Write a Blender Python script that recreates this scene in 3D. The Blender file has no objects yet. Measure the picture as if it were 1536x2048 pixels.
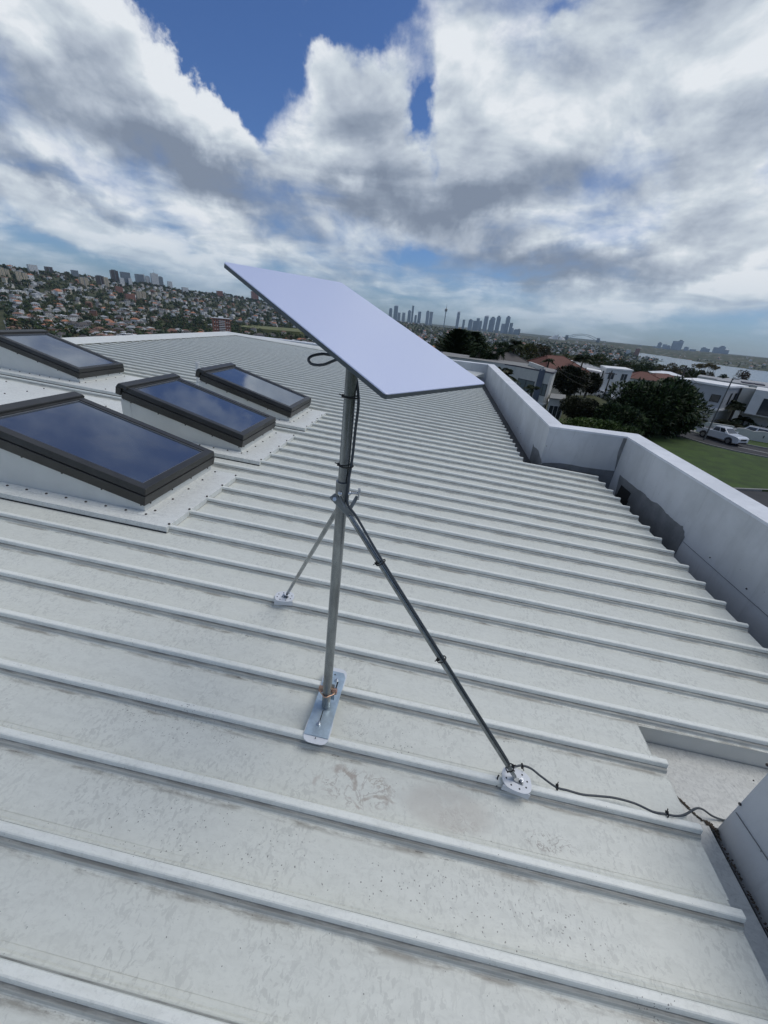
import bpy, bmesh, math, random
import numpy as np
from mathutils import Vector, Matrix, noise as mnoise
R_ = math.radians
sc = bpy.context.scene
# ------------------------------------------------------------------ camera (eye at the world origin, z up)
F = 770.0; HY0 = 637.0; HS = 0.1                     # focal length in px of a 1536 px wide frame, horizon line
d1 = Vector((1, HS, 0)); d0 = Vector((0, HY0-1024, F))
up = d1.cross(d0).normalized()
if up.y > 0: up = -up
fw = (Vector((0, 0, 1)) - up*up.z).normalized(); rt = fw.cross(up)
RC = Matrix((rt, fw, up))                            # camera axes (x right, y down, z forward) -> world
cam_d = bpy.data.cameras.new('camera'); cam = bpy.data.objects.new('camera', cam_d)
sc.collection.objects.link(cam); sc.camera = cam
cam_d.sensor_fit = 'HORIZONTAL'; cam_d.sensor_width = 36; cam_d.lens = 36*F/1536
cam_d.clip_start = 0.05; cam_d.clip_end = 60000
mw = Matrix((RC@Vector((1, 0, 0)), RC@Vector((0, -1, 0)), RC@Vector((0, 0, -1)))).transposed().to_4x4()
cam.matrix_world = mw
def ray(x, y): return RC @ Vector((x-768, y-1024, F))
def at(x, y, depth): return ray(x, y)*(depth/F)      # point at optical depth
def onz(x, y, z):                                     # point on a level plane
    r = ray(x, y); return r*(z/r.z)
def ath(x, y, r):                                     # point at horizontal distance r
    v = ray(x, y); return v*(r/math.hypot(v.x, v.y))
def px(P):
    c = RC.transposed() @ Vector(P); return 768+F*c.x/c.z, 1024+F*c.y/c.z

# ------------------------------------------------------------------ sun, sky, exposure
SUN_AZ = R_(78); SUN_EL = R_(60)                      # azimuth clockwise from +Y
sd = Vector((math.sin(SUN_AZ)*math.cos(SUN_EL), math.cos(SUN_AZ)*math.cos(SUN_EL), math.sin(SUN_EL)))
sl = bpy.data.lights.new('sun', 'SUN'); sl.energy = SUN_E = 1.5; sl.angle = R_(36); sl.color = (1, .95, .87)
so = bpy.data.objects.new('sun', sl); sc.collection.objects.link(so)
so.rotation_euler = sd.to_track_quat('Z', 'Y').to_euler()
sc.view_settings.view_transform = 'Standard'; sc.view_settings.look = 'None'
sc.view_settings.exposure = EXPO = 0.0; sc.view_settings.gamma = 1
sc.cycles.use_adaptive_sampling = True; sc.cycles.adaptive_threshold = .02; sc.cycles.volume_bounces = 0; sc.cycles.max_bounces = 6; sc.cycles.transparent_max_bounces = 8

class NT:
    """small helper for building node trees"""
    def __init__(s, tree): s.t = tree; s.n = tree.nodes; s.l = tree.links
    def node(s, typ, **kw):
        n = s.n.new(typ)
        for k, v in kw.items(): setattr(n, k, v)
        return n
    def put(s, sock, v):
        if v is None: return
        if hasattr(v, 'is_output'): s.l.new(v, sock)
        else:
            if sock.type == 'RGBA' and len(v) == 3: v = (*v, 1)
            sock.default_value = v
    def m(s, op, a, b=None, c=None, clamp=False):
        n = s.node('ShaderNodeMath', operation=op, use_clamp=clamp)
        for i, v in enumerate((a, b, c)): s.put(n.inputs[i], v)
        return n.outputs[0]
    def vm(s, op, a, b=None, scale=None):
        n = s.node('ShaderNodeVectorMath', operation=op)
        s.put(n.inputs[0], a); s.put(n.inputs[1], b)
        if scale is not None: s.put(n.inputs['Scale'], scale)
        return n.outputs['Value'] if op in ('DOT_PRODUCT', 'LENGTH') else n.outputs[0]
    def noise(s, vec, scale=1, detail=4, rough=.5, dist=0, lac=2):
        n = s.node('ShaderNodeTexNoise'); s.put(n.inputs['Vector'], vec)
        for k, v in (('Scale', scale), ('Detail', detail), ('Roughness', rough), ('Distortion', dist), ('Lacunarity', lac)): s.put(n.inputs[k], v)
        return n
    def ss(s, v, a, b, lo=0, hi=1):
        n = s.node('ShaderNodeMapRange', interpolation_type='SMOOTHSTEP', clamp=True)
        for i, w in enumerate((v, a, b, lo, hi)): s.put(n.inputs[i], w)
        return n.outputs[0]
    def mix(s, f, a, b, blend='MIX'):
        n = s.node('ShaderNodeMix', data_type='RGBA', blend_type=blend)
        s.put(n.inputs[0], f); s.put(n.inputs[6], a); s.put(n.inputs[7], b)
        return n.outputs[2]
    def ramp(s, v, stops):
        n = s.node('ShaderNodeValToRGB'); e = n.color_ramp.elements
        while len(e) < len(stops): e.new(.5)
        for i, (p, c) in enumerate(stops): e[i].position = p; e[i].color = (*c, 1)
        s.put(n.inputs[0], v); return n.outputs[0]
    def xyz(s, v):
        n = s.node('ShaderNodeSeparateXYZ'); s.put(n.inputs[0], v); return n.outputs
    def comb(s, x, y, z=0.0):
        n = s.node('ShaderNodeCombineXYZ')
        for i, v in enumerate((x, y, z)): s.put(n.inputs[i], v)
        return n.outputs[0]

w = bpy.data.worlds.new('World'); sc.world = w; w.use_nodes = True
w.node_tree.nodes.clear(); k = NT(w.node_tree)
sky = k.node('ShaderNodeTexSky', sky_type='NISHITA', sun_disc=False, sun_elevation=SUN_EL, sun_rotation=SUN_AZ)
sky.altitude = 90; sky.air_density = 1.0; sky.dust_density = .6; sky.ozone_density = 2.2
gen = k.vm('NORMALIZE', k.node('ShaderNodeTexCoord').outputs['Generated'])
dx, dy, dz = k.xyz(gen)
zz = k.m('MAXIMUM', dz, 0.0)
inv = k.m('DIVIDE', 1.0, k.m('ADD', zz, .17))
P2 = k.comb(k.m('MULTIPLY', dx, inv), k.m('MULTIPLY', dy, inv), 0)   # cloud layer seen from below
warp = k.noise(P2, 1.1, 3, .5).outputs['Color']
P3 = k.vm('ADD', P2, k.vm('SCALE', k.vm('SUBTRACT', warp, (.5, .5, .5)), None, .9))
nA = k.noise(P3, .9, 9, .55, .15).outputs['Fac']
nB = k.noise(k.vm('ADD', P3, (7.3, 2.1, 0)), 2.2, 7, .54, .2).outputs['Fac']
nC = k.noise(k.vm('MULTIPLY', gen, (4.2, 4.2, 7.5)), 1.0, 9, .56, .25).outputs['Fac']
nC2 = k.noise(k.vm('MULTIPLY', k.vm('ADD', gen, (.012, 0, .030)), (4.2, 4.2, 7.5)), 1.0, 6, .5, .25).outputs['Fac']
puff = k.m('SUBTRACT', nC, nC2)
wv = k.vm('SCALE', k.vm('SUBTRACT', k.noise(gen, 6.0, 7, .6).outputs['Color'], (.5, .5, .5)), None, .20)
gw = k.vm('ADD', gen, wv)                                            # ragged edges for the cloud banks
def blobs(lst):
    tot = None
    for (x, y, rx, ry, ang, st) in lst:
        c = ray(x, y).normalized(); ca, sa = math.cos(R_(ang)), math.sin(R_(ang))
        a = ray(x+rx*ca, y+rx*sa).normalized()-c; b = ray(x-ry*sa, y+ry*ca).normalized()-c
        dd = k.vm('SUBTRACT', gw, tuple(c))
        u = k.vm('DOT_PRODUCT', dd, tuple(a/a.length_squared)); v = k.vm('DOT_PRODUCT', dd, tuple(b/b.length_squared))
        e = k.m('EXPONENT', k.m('MULTIPLY', k.m('ADD', k.m('MULTIPLY', u, u), k.m('MULTIPLY', v, v)), -1.0))
        tot = k.m('MULTIPLY_ADD', e, st, tot if tot is not None else 0.0)
    return tot
#SKYBLOBS
covb = blobs([(330, 30, 170, 60, 18, -1.3), (480, 100, 122, 72, 35, -1.15), (740, 20, 80, 60, 0, -.7), (585, 120, 45, 90, 0, -.5),
    (845, 235, 36, 70, -20, -.9), (560, 20, 200, 50, 0, -.8), (690, 150, 60, 110, -12, .55), (470, 240, 110, 40, 20, .7), (330, 110, 60, 40, 40, .4), (1440, 270, 160, 120, -30, .7), (1480, 480, 160, 70, 0, .35), (60, 400, 160, 60, 8, .3), (120, 90, 170, 130, 30, .7), (300, 190, 190, 90, 28, .5),
    (1250, 130, 380, 200, 0, .42), (900, 100, 70, 110, 20, .35), (760, 330, 330, 110, 10, .5), (250, 480, 420, 60, 8, .12), (1250, 600, 420, 60, 8, .2), (520, 480, 130, 40, 8, .3), (820, 520, 60, 22, 0, -.3), (150, 500, 200, 25, 8, -.25), (1110, 60, 45, 30, 0, -.3)])
briB = blobs([(110, 350, 190, 42, 9, -.66), (330, 150, 130, 50, 30, .30), (60, 230, 110, 50, 40, .15), (440, 365, 300, 50, 9, -.80), (780, 400, 220, 45, 8, -.68), (970, 415, 90, 50, 10, -.5), (1090, 530, 240, 34, 7, -.80),
    (270, 200, 120, 50, 30, -.12), (1180, 330, 200, 60, 5, -.30), (1450, 280, 120, 70, -20, -.15), (820, 300, 90, 70, 0, -.1), (150, 40, 150, 110, 25, .22), (400, 190, 150, 40, 38, .32),
    (130, 230, 90, 50, 40, .18), (560, 330, 90, 36, 30, .14), (1120, 190, 260, 150, 0, .06), (1480, 60, 160, 120, 0, .10), (1320, 90, 90, 160, 25, -.12), (1200, 420, 300, 50, 8, -.2), (1010, 455, 120, 28, 8, .35), (330, 485, 420, 26, 8, .28), (1250, 610, 380, 34, 8, .25), (620, 200, 60, 90, 0, .25), (1270, 480, 230, 60, 10, .12), (1400, 560, 150, 30, 8, .22), (640, 475, 80, 24, 10, .34), (330, 490, 60, 22, 0, .25)])
dens = k.m('ADD', k.m('MULTIPLY_ADD', nA, 1.1, k.m('MULTIPLY', nB, .55)), k.m('ADD', covb, k.m('MULTIPLY_ADD', nC, 1.1, -1.02)))
cover = k.ss(dens, .05, .66)
lit = k.m('SUBTRACT', nB, k.noise(k.vm('ADD', P3, (7.3+.16, 2.1+.10, 0)), 2.2, 4, .5, .2).outputs['Fac'])
bri = k.m('ADD', k.m('MULTIPLY_ADD', nB, .5, k.m('MULTIPLY_ADD', lit, .7, k.m('MULTIPLY_ADD', puff, 2.5, .14))), k.m('ADD', k.m('MULTIPLY_ADD', k.ss(dy, .15, -.35), -.45, briB), k.m('MULTIPLY_ADD', dens, -.26, .50)))  # unseen sky behind the camera darkened to deepen shade on near faces
ccol = k.ramp(bri, [(0.0, (.215, .262, .345)), (.30, (.30, .355, .445)), (.58, (.46, .52, .605)), (.80, (.61, .675, .74)), (1.0, (.79, .83, .875))])
hz = k.ss(dz, 0.0, .15, 1, 0)
ccol = k.mix(k.m('MULTIPLY', hz, .60), ccol, (.37, .50, .63))
cover = k.m('MULTIPLY', cover, k.ss(dz, -.01, .05, .35, 1))
bg1 = k.node('ShaderNodeBackground'); k.put(bg1.inputs[0], k.mix(1.0, sky.outputs[0], (.50, .68, 1.0), 'MULTIPLY')); bg1.inputs[1].default_value = .092
bg2 = k.node('ShaderNodeBackground'); k.put(bg2.inputs[0], ccol); bg2.inputs[1].default_value = 1.0
mx = k.node('ShaderNodeMixShader'); k.put(mx.inputs[0], cover); k.l.new(bg1.outputs[0], mx.inputs[1]); k.l.new(bg2.outputs[0], mx.inputs[2])
bg3 = k.node('ShaderNodeBackground'); k.put(bg3.inputs[0], (.10, .11, .11)); mg = k.node('ShaderNodeMixShader'); k.put(mg.inputs[0], k.ss(dz, -.02, -.035))
k.l.new(mx.outputs[0], mg.inputs[1]); k.l.new(bg3.outputs[0], mg.inputs[2]); k.l.new(mg.outputs[0], k.node('ShaderNodeOutputWorld').inputs[0])
w.cycles.sampling_method = 'MANUAL'; w.cycles.sample_map_resolution = 512
# ------------------------------------------------------------------ helpers
COL = sc.collection
def tag(o, label=None, cat=None, group=None, kind=None):
    if label: o['label'] = label
    if cat: o['category'] = cat
    if group: o['group'] = group
    if kind: o['kind'] = kind
    return o
def empty(name, M=None, loc=None):
    o = bpy.data.objects.new(name, None); COL.objects.link(o); o.empty_display_size = .1
    if M is not None: o.matrix_world = M
    if loc is not None: o.location = loc
    return o
class MB:
    def __init__(s): s.v = []; s.f = []; s.mi = []; s.sm = []; s.cur = 0
    def add(s, vs, fs, smooth=False):
        b = len(s.v); s.v += [tuple(v) for v in vs]
        for f in fs: s.f.append([b+i for i in f]); s.mi.append(s.cur); s.sm.append(smooth)
        return s
    def box(s, lo, hi, M=None):
        x0, y0, z0 = lo; x1, y1, z1 = hi
        vs = [(x0,y0,z0),(x1,y0,z0),(x1,y1,z0),(x0,y1,z0),(x0,y0,z1),(x1,y0,z1),(x1,y1,z1),(x0,y1,z1)]
        if M is not None: vs = [M@Vector(v) for v in vs]
        return s.add(vs, [(0,3,2,1),(4,5,6,7),(0,1,5,4),(1,2,6,5),(2,3,7,6),(3,0,4,7)])
    def hexa(s, vs): return s.add(vs, [(0,3,2,1),(4,5,6,7),(0,1,5,4),(1,2,6,5),(2,3,7,6),(3,0,4,7)])
    def prism(s, poly, lo, hi, M=None, hi_poly=None):
        n = len(poly); vs = [(*p, lo) for p in poly]+[(*p, hi) for p in (hi_poly or poly)]
        if M is not None: vs = [M@Vector(v) for v in vs]
        return s.add(vs, [tuple(range(n))[::-1], tuple(range(n, 2*n))]+[(i, (i+1)%n, n+(i+1)%n, n+i) for i in range(n)])
    def tube(s, path, r, n=12, cap=True, smooth=True):
        path = [Vector(p) for p in path]; m = len(path); rs = r if isinstance(r, (list, tuple)) else [r]*m
        t = (path[1]-path[0]).normalized(); nrm = t.orthogonal().normalized(); vs = []
        for i, p in enumerate(path):
            t = (path[min(i+1, m-1)]-path[max(i-1, 0)]).normalized()
            nrm = (nrm-t*nrm.dot(t)).normalized(); bi = t.cross(nrm)
            for j in range(n):
                a = 2*math.pi*j/n; vs.append(p+(nrm*math.cos(a)+bi*math.sin(a))*rs[i])
        fs = [(i*n+j, i*n+(j+1)%n, (i+1)*n+(j+1)%n, (i+1)*n+j) for i in range(m-1) for j in range(n)]
        s.add(vs, fs, smooth)
        if cap: s.add(vs[:n], [tuple(range(n))[::-1]]); s.add(vs[-n:], [tuple(range(n))])
        return s
    def build(s, name, mats, parent=None, M=None, bevel=0, seg=2):
        me = bpy.data.meshes.new(name); me.from_pydata(s.v, [], s.f)
        for m in (mats if isinstance(mats, (list, tuple)) else [mats]): me.materials.append(m)
        me.polygons.foreach_set('material_index', s.mi); me.polygons.foreach_set('use_smooth', s.sm); me.update()
        o = bpy.data.objects.new(name, me); COL.objects.link(o)
        if parent is not None: o.parent = parent
        if M is not None: o.matrix_local = M
        if bevel:
            b = o.modifiers.new('bevel', 'BEVEL'); b.width = bevel; b.segments = seg; b.limit_method = 'ANGLE'; b.angle_limit = R_(40)
        return o
def spline(pts, n=8):
    P = [Vector(p) for p in pts]; P = [P[0]*2-P[1]]+P+[P[-1]*2-P[-2]]; out = []
    for i in range(1, len(P)-2):
        for j in range(n):
            t = j/n; a, b, c, d = P[i-1:i+3]
            out.append(.5*((2*b)+(c-a)*t+(2*a-5*b+4*c-d)*t*t+(3*b-a-3*c+d)*t**3))
    return out+[P[-2]]
def mat(name, col, rough=.6, metal=0, var=0, vs=3, col2=None, bump=0, bs=30, spec=.5, stretch=(1,1,1), rv=0, coat=0):
    m = bpy.data.materials.new(name); m.use_nodes = True; k = NT(m.node_tree); p = k.n['Principled BSDF']
    k.put(p.inputs['Base Color'], col); p.inputs['Roughness'].default_value = rough; p.inputs['Metallic'].default_value = metal
    p.inputs['Specular IOR Level'].default_value = spec; p.inputs['Coat Weight'].default_value = coat
    oc = k.node('ShaderNodeTexCoord').outputs['Object']
    if stretch != (1,1,1): oc = k.vm('MULTIPLY', oc, stretch)
    if var:
        n = k.noise(oc, vs, 7, .62).outputs['Fac']
        f = k.ss(n, .5-.22, .5+.22)
        c2 = col2 or tuple(c*(1-var) for c in col)
        k.put(p.inputs['Base Color'], k.mix(f, c2, col))
        if rv: k.put(p.inputs['Roughness'], k.m('MULTIPLY_ADD', f, rv, rough-rv/2))
    if bump:
        b = k.node('ShaderNodeBump'); b.inputs['Strength'].default_value = bump; b.inputs['Distance'].default_value = .01
        k.put(b.inputs['Height'], k.noise(oc, bs, 5, .6).outputs['Fac']); k.l.new(b.outputs[0], p.inputs['Normal'])
    return m

# ------------------------------------------------------------------ roof frame: u down the ribs, v away from the eye, w off the roof
SP = .235; TH = .0961858051; RA, RB = -.0592043693, .00894712468; HR = 6.34465*SP
N_ = Vector((-RA, -RB, 1)).normalized()
U_ = Vector((math.cos(TH), -math.sin(TH), 0)); U_.z = RA*U_.x+RB*U_.y; U_.normalize()
V_ = N_.cross(U_)
O_ = Vector((0, 0, -HR))+V_*(4.97854587*SP)
FR = Matrix((U_, V_, N_)).transposed().to_4x4(); FR.translation = O_; FRI = FR.inverted()
def W(u, v, w=0): return O_+U_*u+V_*v+N_*w
def loc(X): return FRI@Vector(X)
house = empty('rooftop_house', FR)
tag(house, 'pale house whose ribbed white metal roof with skylights and rendered parapet fills the foreground', 'house')

# --- weathered white roof paint
def roof_paint(name, base=(.73, .752, .692), ribs=True, extra=True, amt=1.0):
    m = bpy.data.materials.new(name); m.use_nodes = True; k = NT(m.node_tree); p = k.n['Principled BSDF']
    oc = k.node('ShaderNodeTexCoord').outputs['Object']
    x, y, z = k.xyz(oc)
    wp = k.vm('ADD', oc, k.vm('SCALE', k.vm('SUBTRACT', k.noise(oc, 9, 4, .6).outputs['Color'], (.5,.5,.5)), None, .05))
    big = k.noise(oc, 1.3, 5, .6).outputs['Fac']
    mid = k.noise(k.vm('MULTIPLY', wp, (16, 40, 16)), 1, 6, .7, .5).outputs['Fac']
    fine = k.noise(k.vm('MULTIPLY', wp, (60, 110, 60)), 1, 4, .7).outputs['Fac']
    c = k.mix(k.m('MULTIPLY', k.ss(mid, .40, .66), .55*amt), base, tuple(b*f for b, f in zip(base, (.74, .74, .74))))
    c = k.mix(k.m('MULTIPLY', k.ss(fine, .50, .70), .55*amt), c, tuple(b*.62 for b in base))
    c = k.mix(k.m('MULTIPLY', k.ss(big, .42, .68), .20*amt), c, tuple(b*f for b, f in zip(base, (.80, .79, .77))))
    spots = k.m('MULTIPLY', k.ss(k.noise(k.vm('MULTIPLY', wp, (75, 48, 60)), 1, 3, .55, .6).outputs['Fac'], .53, .60), k.ss(k.noise(oc, 4.5, 4, .6).outputs['Fac'], .36, .62))
    c = k.mix(k.m('MULTIPLY', spots, .60*amt), c, tuple(b*f for b, f in zip(base, (.66, .665, .68))))
    if ribs:   # settled dust film in the pans, crowns washed clean
        pan = k.ss(z, -.036, -.0402)
        c = k.mix(k.m('MULTIPLY', k.m('MULTIPLY_ADD', pan, -.80, .80), k.ss(k.noise(k.vm('MULTIPLY', wp, (9, 40, 9)), 1, 5, .65).outputs['Fac'], .66, .40, .45, 1.0)), c, k.mix(k.m('MULTIPLY', k.ss(fine, .5, .72), .3), (.79, .81, .76), (.60, .62, .585)))
        c = k.mix(k.m('MULTIPLY', pan, .55), c, tuple(b*.80 for b in base))
        c = k.mix(k.m('MULTIPLY', k.m('MULTIPLY', pan, spots), .30), c, tuple(b*.60 for b in base))
        c = k.mix(k.m('MULTIPLY', k.m('MULTIPLY', k.ss(z, -.0385, -.034), k.ss(z, -.018, -.021)), .60), c, (.33, .34, .315))  # shade on the lower rib flanks, painted into the colour
    # little black specks of grit, denser in some places
    vo = k.node('ShaderNodeTexVoronoi', feature='F1'); k.put(vo.inputs['Vector'], wp); vo.inputs['Scale'].default_value = 75
    sp = k.m('MULTIPLY', k.ss(vo.outputs['Distance'], .13, .07), k.ss(k.m('ADD', k.xyz(vo.outputs['Color'])[0], k.m('MULTIPLY', k.noise(oc, 3, 3).outputs['Fac'], .8)), 1.22, 1.3))
    c = k.mix(k.m('MULTIPLY', sp, .8), c, (.05, .05, .05))
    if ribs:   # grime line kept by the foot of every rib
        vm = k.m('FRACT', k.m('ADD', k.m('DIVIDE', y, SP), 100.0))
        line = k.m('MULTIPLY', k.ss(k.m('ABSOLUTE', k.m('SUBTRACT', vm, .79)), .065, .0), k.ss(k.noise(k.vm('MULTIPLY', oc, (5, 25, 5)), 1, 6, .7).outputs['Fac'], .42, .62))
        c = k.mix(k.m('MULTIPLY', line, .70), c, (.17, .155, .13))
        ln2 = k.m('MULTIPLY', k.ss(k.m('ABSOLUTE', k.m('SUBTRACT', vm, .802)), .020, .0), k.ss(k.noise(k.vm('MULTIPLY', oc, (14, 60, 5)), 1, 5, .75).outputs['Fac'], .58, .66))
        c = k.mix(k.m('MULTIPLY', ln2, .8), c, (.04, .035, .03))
    if ribs:   # seam groove and little ledge: painted shade, with some packed dirt
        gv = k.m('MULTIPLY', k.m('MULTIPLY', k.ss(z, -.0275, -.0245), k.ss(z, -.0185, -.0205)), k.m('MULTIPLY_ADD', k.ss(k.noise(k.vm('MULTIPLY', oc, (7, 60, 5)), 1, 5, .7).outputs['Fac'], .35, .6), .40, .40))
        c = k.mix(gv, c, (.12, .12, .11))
    if extra:  # dried puddles and scuffs with shapes of their own
        def patch(u0, v0, ru, rv, sc_, lo, hi, colr, st, rot=0):
            nonlocal c
            du = k.m('DIVIDE', k.m('SUBTRACT', x, u0), ru); dv = k.m('DIVIDE', k.m('SUBTRACT', y, v0), rv)
            e = k.m('SQRT', k.m('ADD', k.m('MULTIPLY', du, du), k.m('MULTIPLY', dv, dv)))
            n = k.noise(oc, sc_, 6, .62, 1.6).outputs['Fac']
            ring = k.ss(k.m('ABSOLUTE', k.m('SUBTRACT', n, .5)), hi, lo)
            c = k.mix(k.m('MULTIPLY', k.m('MULTIPLY', ring, k.ss(e, 1.0, .55)), st), c, colr)
        def dots(u0, v0, ru, rv, sc_, th_, st):     # clusters of grit and drip spots
            nonlocal c
            du = k.m('DIVIDE', k.m('SUBTRACT', x, u0), ru); dv = k.m('DIVIDE', k.m('SUBTRACT', y, v0), rv)
            e = k.m('SQRT', k.m('ADD', k.m('MULTIPLY', du, du), k.m('MULTIPLY', dv, dv)))
            q = k.node('ShaderNodeTexVoronoi', feature='F1'); k.put(q.inputs['Vector'], wp); q.inputs['Scale'].default_value = sc_
            c = k.mix(k.m('MULTIPLY', k.m('MULTIPLY', k.ss(q.outputs['Distance'], .34, .20), k.m('LESS_THAN', k.xyz(q.outputs['Color'])[1], th_)), k.m('MULTIPLY', k.ss(e, 1.0, .7), st)), c, (.13, .125, .12))
        patch(-.07, -.375, .17, .085, 9, .006, .030, (.36, .33, .30), .62)
        def arc(cu, cv, R0, w0, a0, a1, colr, st):    # curved smear dragged by a boot or hose
            nonlocal c
            X, Y_, _ = k.xyz(wp2); du = k.m('SUBTRACT', X, cu); dv = k.m('SUBTRACT', Y_, cv)
            rr = k.m('SQRT', k.m('ADD', k.m('MULTIPLY', du, du), k.m('MULTIPLY', dv, dv))); an = k.m('ARCTAN2', dv, du)
            mk = k.m('MULTIPLY', k.m('MULTIPLY', k.ss(an, a0, a0+.25), k.ss(an, a1, a1-.25)), k.ss(k.m('ABSOLUTE', k.m('SUBTRACT', rr, R0)), w0, w0*.3))
            c = k.mix(k.m('MULTIPLY', k.m('MULTIPLY', mk, k.ss(k.noise(oc, 40, 4, .65).outputs['Fac'], .35, .6, .35, 1)), st), c, colr)
        wp2 = k.vm('ADD', oc, k.vm('SCALE', k.vm('SUBTRACT', k.noise(oc, 26, 3, .55).outputs['Color'], (.5,.5,.5)), None, .035))
        arc(-.135, -.375, .055, .011, -.2, 1.7, (.36, .32, .275), .85); arc(-.135, -.345, .030, .016, 1.2, 3.1, (.38, .345, .305), .8); arc(.02, -.47, .09, .007, .9, 2.5, (.36, .32, .275), .8)
        arc(.00, -.37, .045, .014, -.9, .6, (.38, .345, .305), .75); arc(-.10, -.46, .05, .006, .3, 1.9, (.40, .36, .32), .7); arc(-.19, -.40, .04, .010, 1.9, 3.1, (.42, .38, .34), .6)
        patch(.26, -.37, .20, .09, 7, .05, .30, (.44, .415, .37), .5)
        patch(.02, -.34, .09, .03, 5, .004, .02, (.36, .32, .27), .7)
        patch(.30, -.40, .09, .05, 30, .01, .05, (.36, .33, .30), .4)
        patch(.62, -.40, .12, .04, 16, .004, .02, (.22, .19, .17), .7)
        dots(.80, -.73, .055, .03, 130, .45, .85)
        dots(-.12, -.15, .08, .05, 170, .45, .6); dots(.02, -.19, .16, .05, 110, .16, .8)
        dots(.52, -.05, .05, .02, 170, .45, .7); dots(-.80, -.30, .30, .08, 150, .22, .7); dots(-.45, -.62, .5, .10, 140, .10, .8); dots(.35, -.62, .5, .10, 140, .12, .8)
    k.put(p.inputs['Base Color'], c)
    k.put(p.inputs['Roughness'], k.m('MULTIPLY_ADD', mid, .25, .30)); p.inputs['Specular IOR Level'].default_value = .45
    b = k.node('ShaderNodeBump'); b.inputs['Strength'].default_value = .08; b.inputs['Distance'].default_value = .003
    k.put(b.inputs['Height'], k.m('ADD', k.m('MULTIPLY', big, 2.0), fine)); k.l.new(b.outputs[0], p.inputs['Normal'])
    return m
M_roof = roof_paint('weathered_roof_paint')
M_tray = roof_paint('flashing_paint', (.74, .76, .725), ribs=False, extra=False, amt=.8)
M_gut = roof_paint('gutter_paint', (.60, .605, .57), ribs=False, extra=False, amt=.9)
M_curb = mat('curb_cream_steel', (.68, .69, .65), .45, var=.10, vs=4)
def render_mat(name, base, dark, low=None):
    m = bpy.data.materials.new(name); m.use_nodes = True; k = NT(m.node_tree); p = k.n['Principled BSDF']
    oc = k.node('ShaderNodeTexCoord').outputs['Object']
    a = k.noise(oc, 2.2, 7, .6).outputs['Fac']; s = k.noise(k.vm('MULTIPLY', oc, (6, 6, 1.2)), 1.6, 6, .65, .4).outputs['Fac']
    c = k.mix(k.ss(a, .35, .7), dark, base); c = k.mix(k.m('MULTIPLY', k.ss(s, .5, .75), .35), c, tuple(d*.75 for d in dark))
    vo = k.node('ShaderNodeTexVoronoi'); k.put(vo.inputs['Vector'], oc); vo.inputs['Scale'].default_value = 26
    spk = k.m('MULTIPLY', k.ss(vo.outputs['Distance'], .12, .05), k.ss(k.xyz(vo.outputs['Color'])[0], .93, .96))
    c = k.mix(k.m('MULTIPLY', spk, .7), c, (.08,.08,.08))
    wz = k.noise(k.vm('MULTIPLY', oc, (14, 14, .9)), 1.0, 5, .7, .2).outputs['Fac']
    c = k.mix(k.m('MULTIPLY', k.ss(wz, .56, .74), .30), c, (.30, .31, .30))
    k.put(p.inputs['Base Color'], c); p.inputs['Roughness'].default_value = .75
    b = k.node('ShaderNodeBump'); b.inputs['Strength'].default_value = .35; b.inputs['Distance'].default_value = .004
    k.put(b.inputs['Height'], k.noise(oc, 70, 4, .7).outputs['Fac']); k.l.new(b.outputs[0], p.inputs['Normal'])
    return m
M_wall = render_mat('parapet_render', (.63, .65, .665), (.53, .55, .56))
M_cap = render_mat('parapet_capping', (.76, .785, .82), (.64, .665, .70))
M_memb = mat('grey_membrane', (.24, .25, .255), .65, var=.35, vs=5, bump=.2, bs=40)
M_dark = mat('dark_gap', (.02, .02, .02), .9)
M_anth = mat('anthracite_aluminium', (.045, .045, .042), .38, var=.3, vs=6, metal=.2, bump=.05, bs=80)
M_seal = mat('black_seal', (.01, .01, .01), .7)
M_screw = mat('screw_head', (.07, .06, .055), .5, metal=.5)

# --- ribbed sheeting: one mesh; every rib with a rounded crown and stepped flanks
prof = [(-.202,-.042),(-.060,-.042),(-.0470,-.0418),(-.0430,-.0405),(-.0405,-.0370),(-.0372,-.0262),(-.0330,-.0243),(-.0300,-.0236),(-.0284,-.0214),(-.0290,-.0200),(-.0272,-.0090),(-.0250,-.0022),(-.0215,0),(-.0055,0),(-.0020,-.0022),(.0000,-.0090),(.0022,-.0200),(.0016,-.0214),(.0060,-.0250),(.0095,-.0370),(.0120,-.0405),(.0160,-.0418),(.0200,-.0405),(.0235,-.0418),(.036,-.0424)]
mb = MB(); UL = -7.42; rng = random.Random(5)
NR = 56
for i in range(-9, NR+1):
    v0 = i*SP; ue = 1.19 if i <= 0 else (2.315 if i <= 16 else (2.31 if i == 17 else 1.345))
    if i == 17: ue = 2.31
    jit = rng.uniform(-.006, .006); n = len(prof)
    last = (i == NR); us = ([UL]+[-7+q*.3 for q in range(27)]+([1.18, 1.6, 2.0] if ue > 2 else [])+[ue+jit]) if ue > 1 else [UL, ue]
    vs = []
    for a in us:
        dv = math.sin(a*1.7+i*2.1)*.0011+math.sin(a*5.3+i)*.0004
        for (v, w_) in prof: vs.append((min(a, 1.17) if i == 1 and v < -.05 else a, v0+v+dv, w_+(math.sin(a*2.9+i*1.3)*.0009 if w_ < -.04 else 0)))
    fs = [(j*n+q, (j+1)*n+q, (j+1)*n+q+1, j*n+q+1) for j in range(len(us)-1) for q in range(n-1)]
    mb.add(vs, fs)
    # folded skirt closing the end of the pan
    e = us[-1] if i != 1 else 1.17; mb.add([(e, v0-.202, -.042), (e, v0-.056, -.042), (e, v0-.056, -.054), (e, v0-.202, -.054)], [(0,1,2,3)])
sheet = mb.build('roof_sheeting', M_roof, house)
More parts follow.
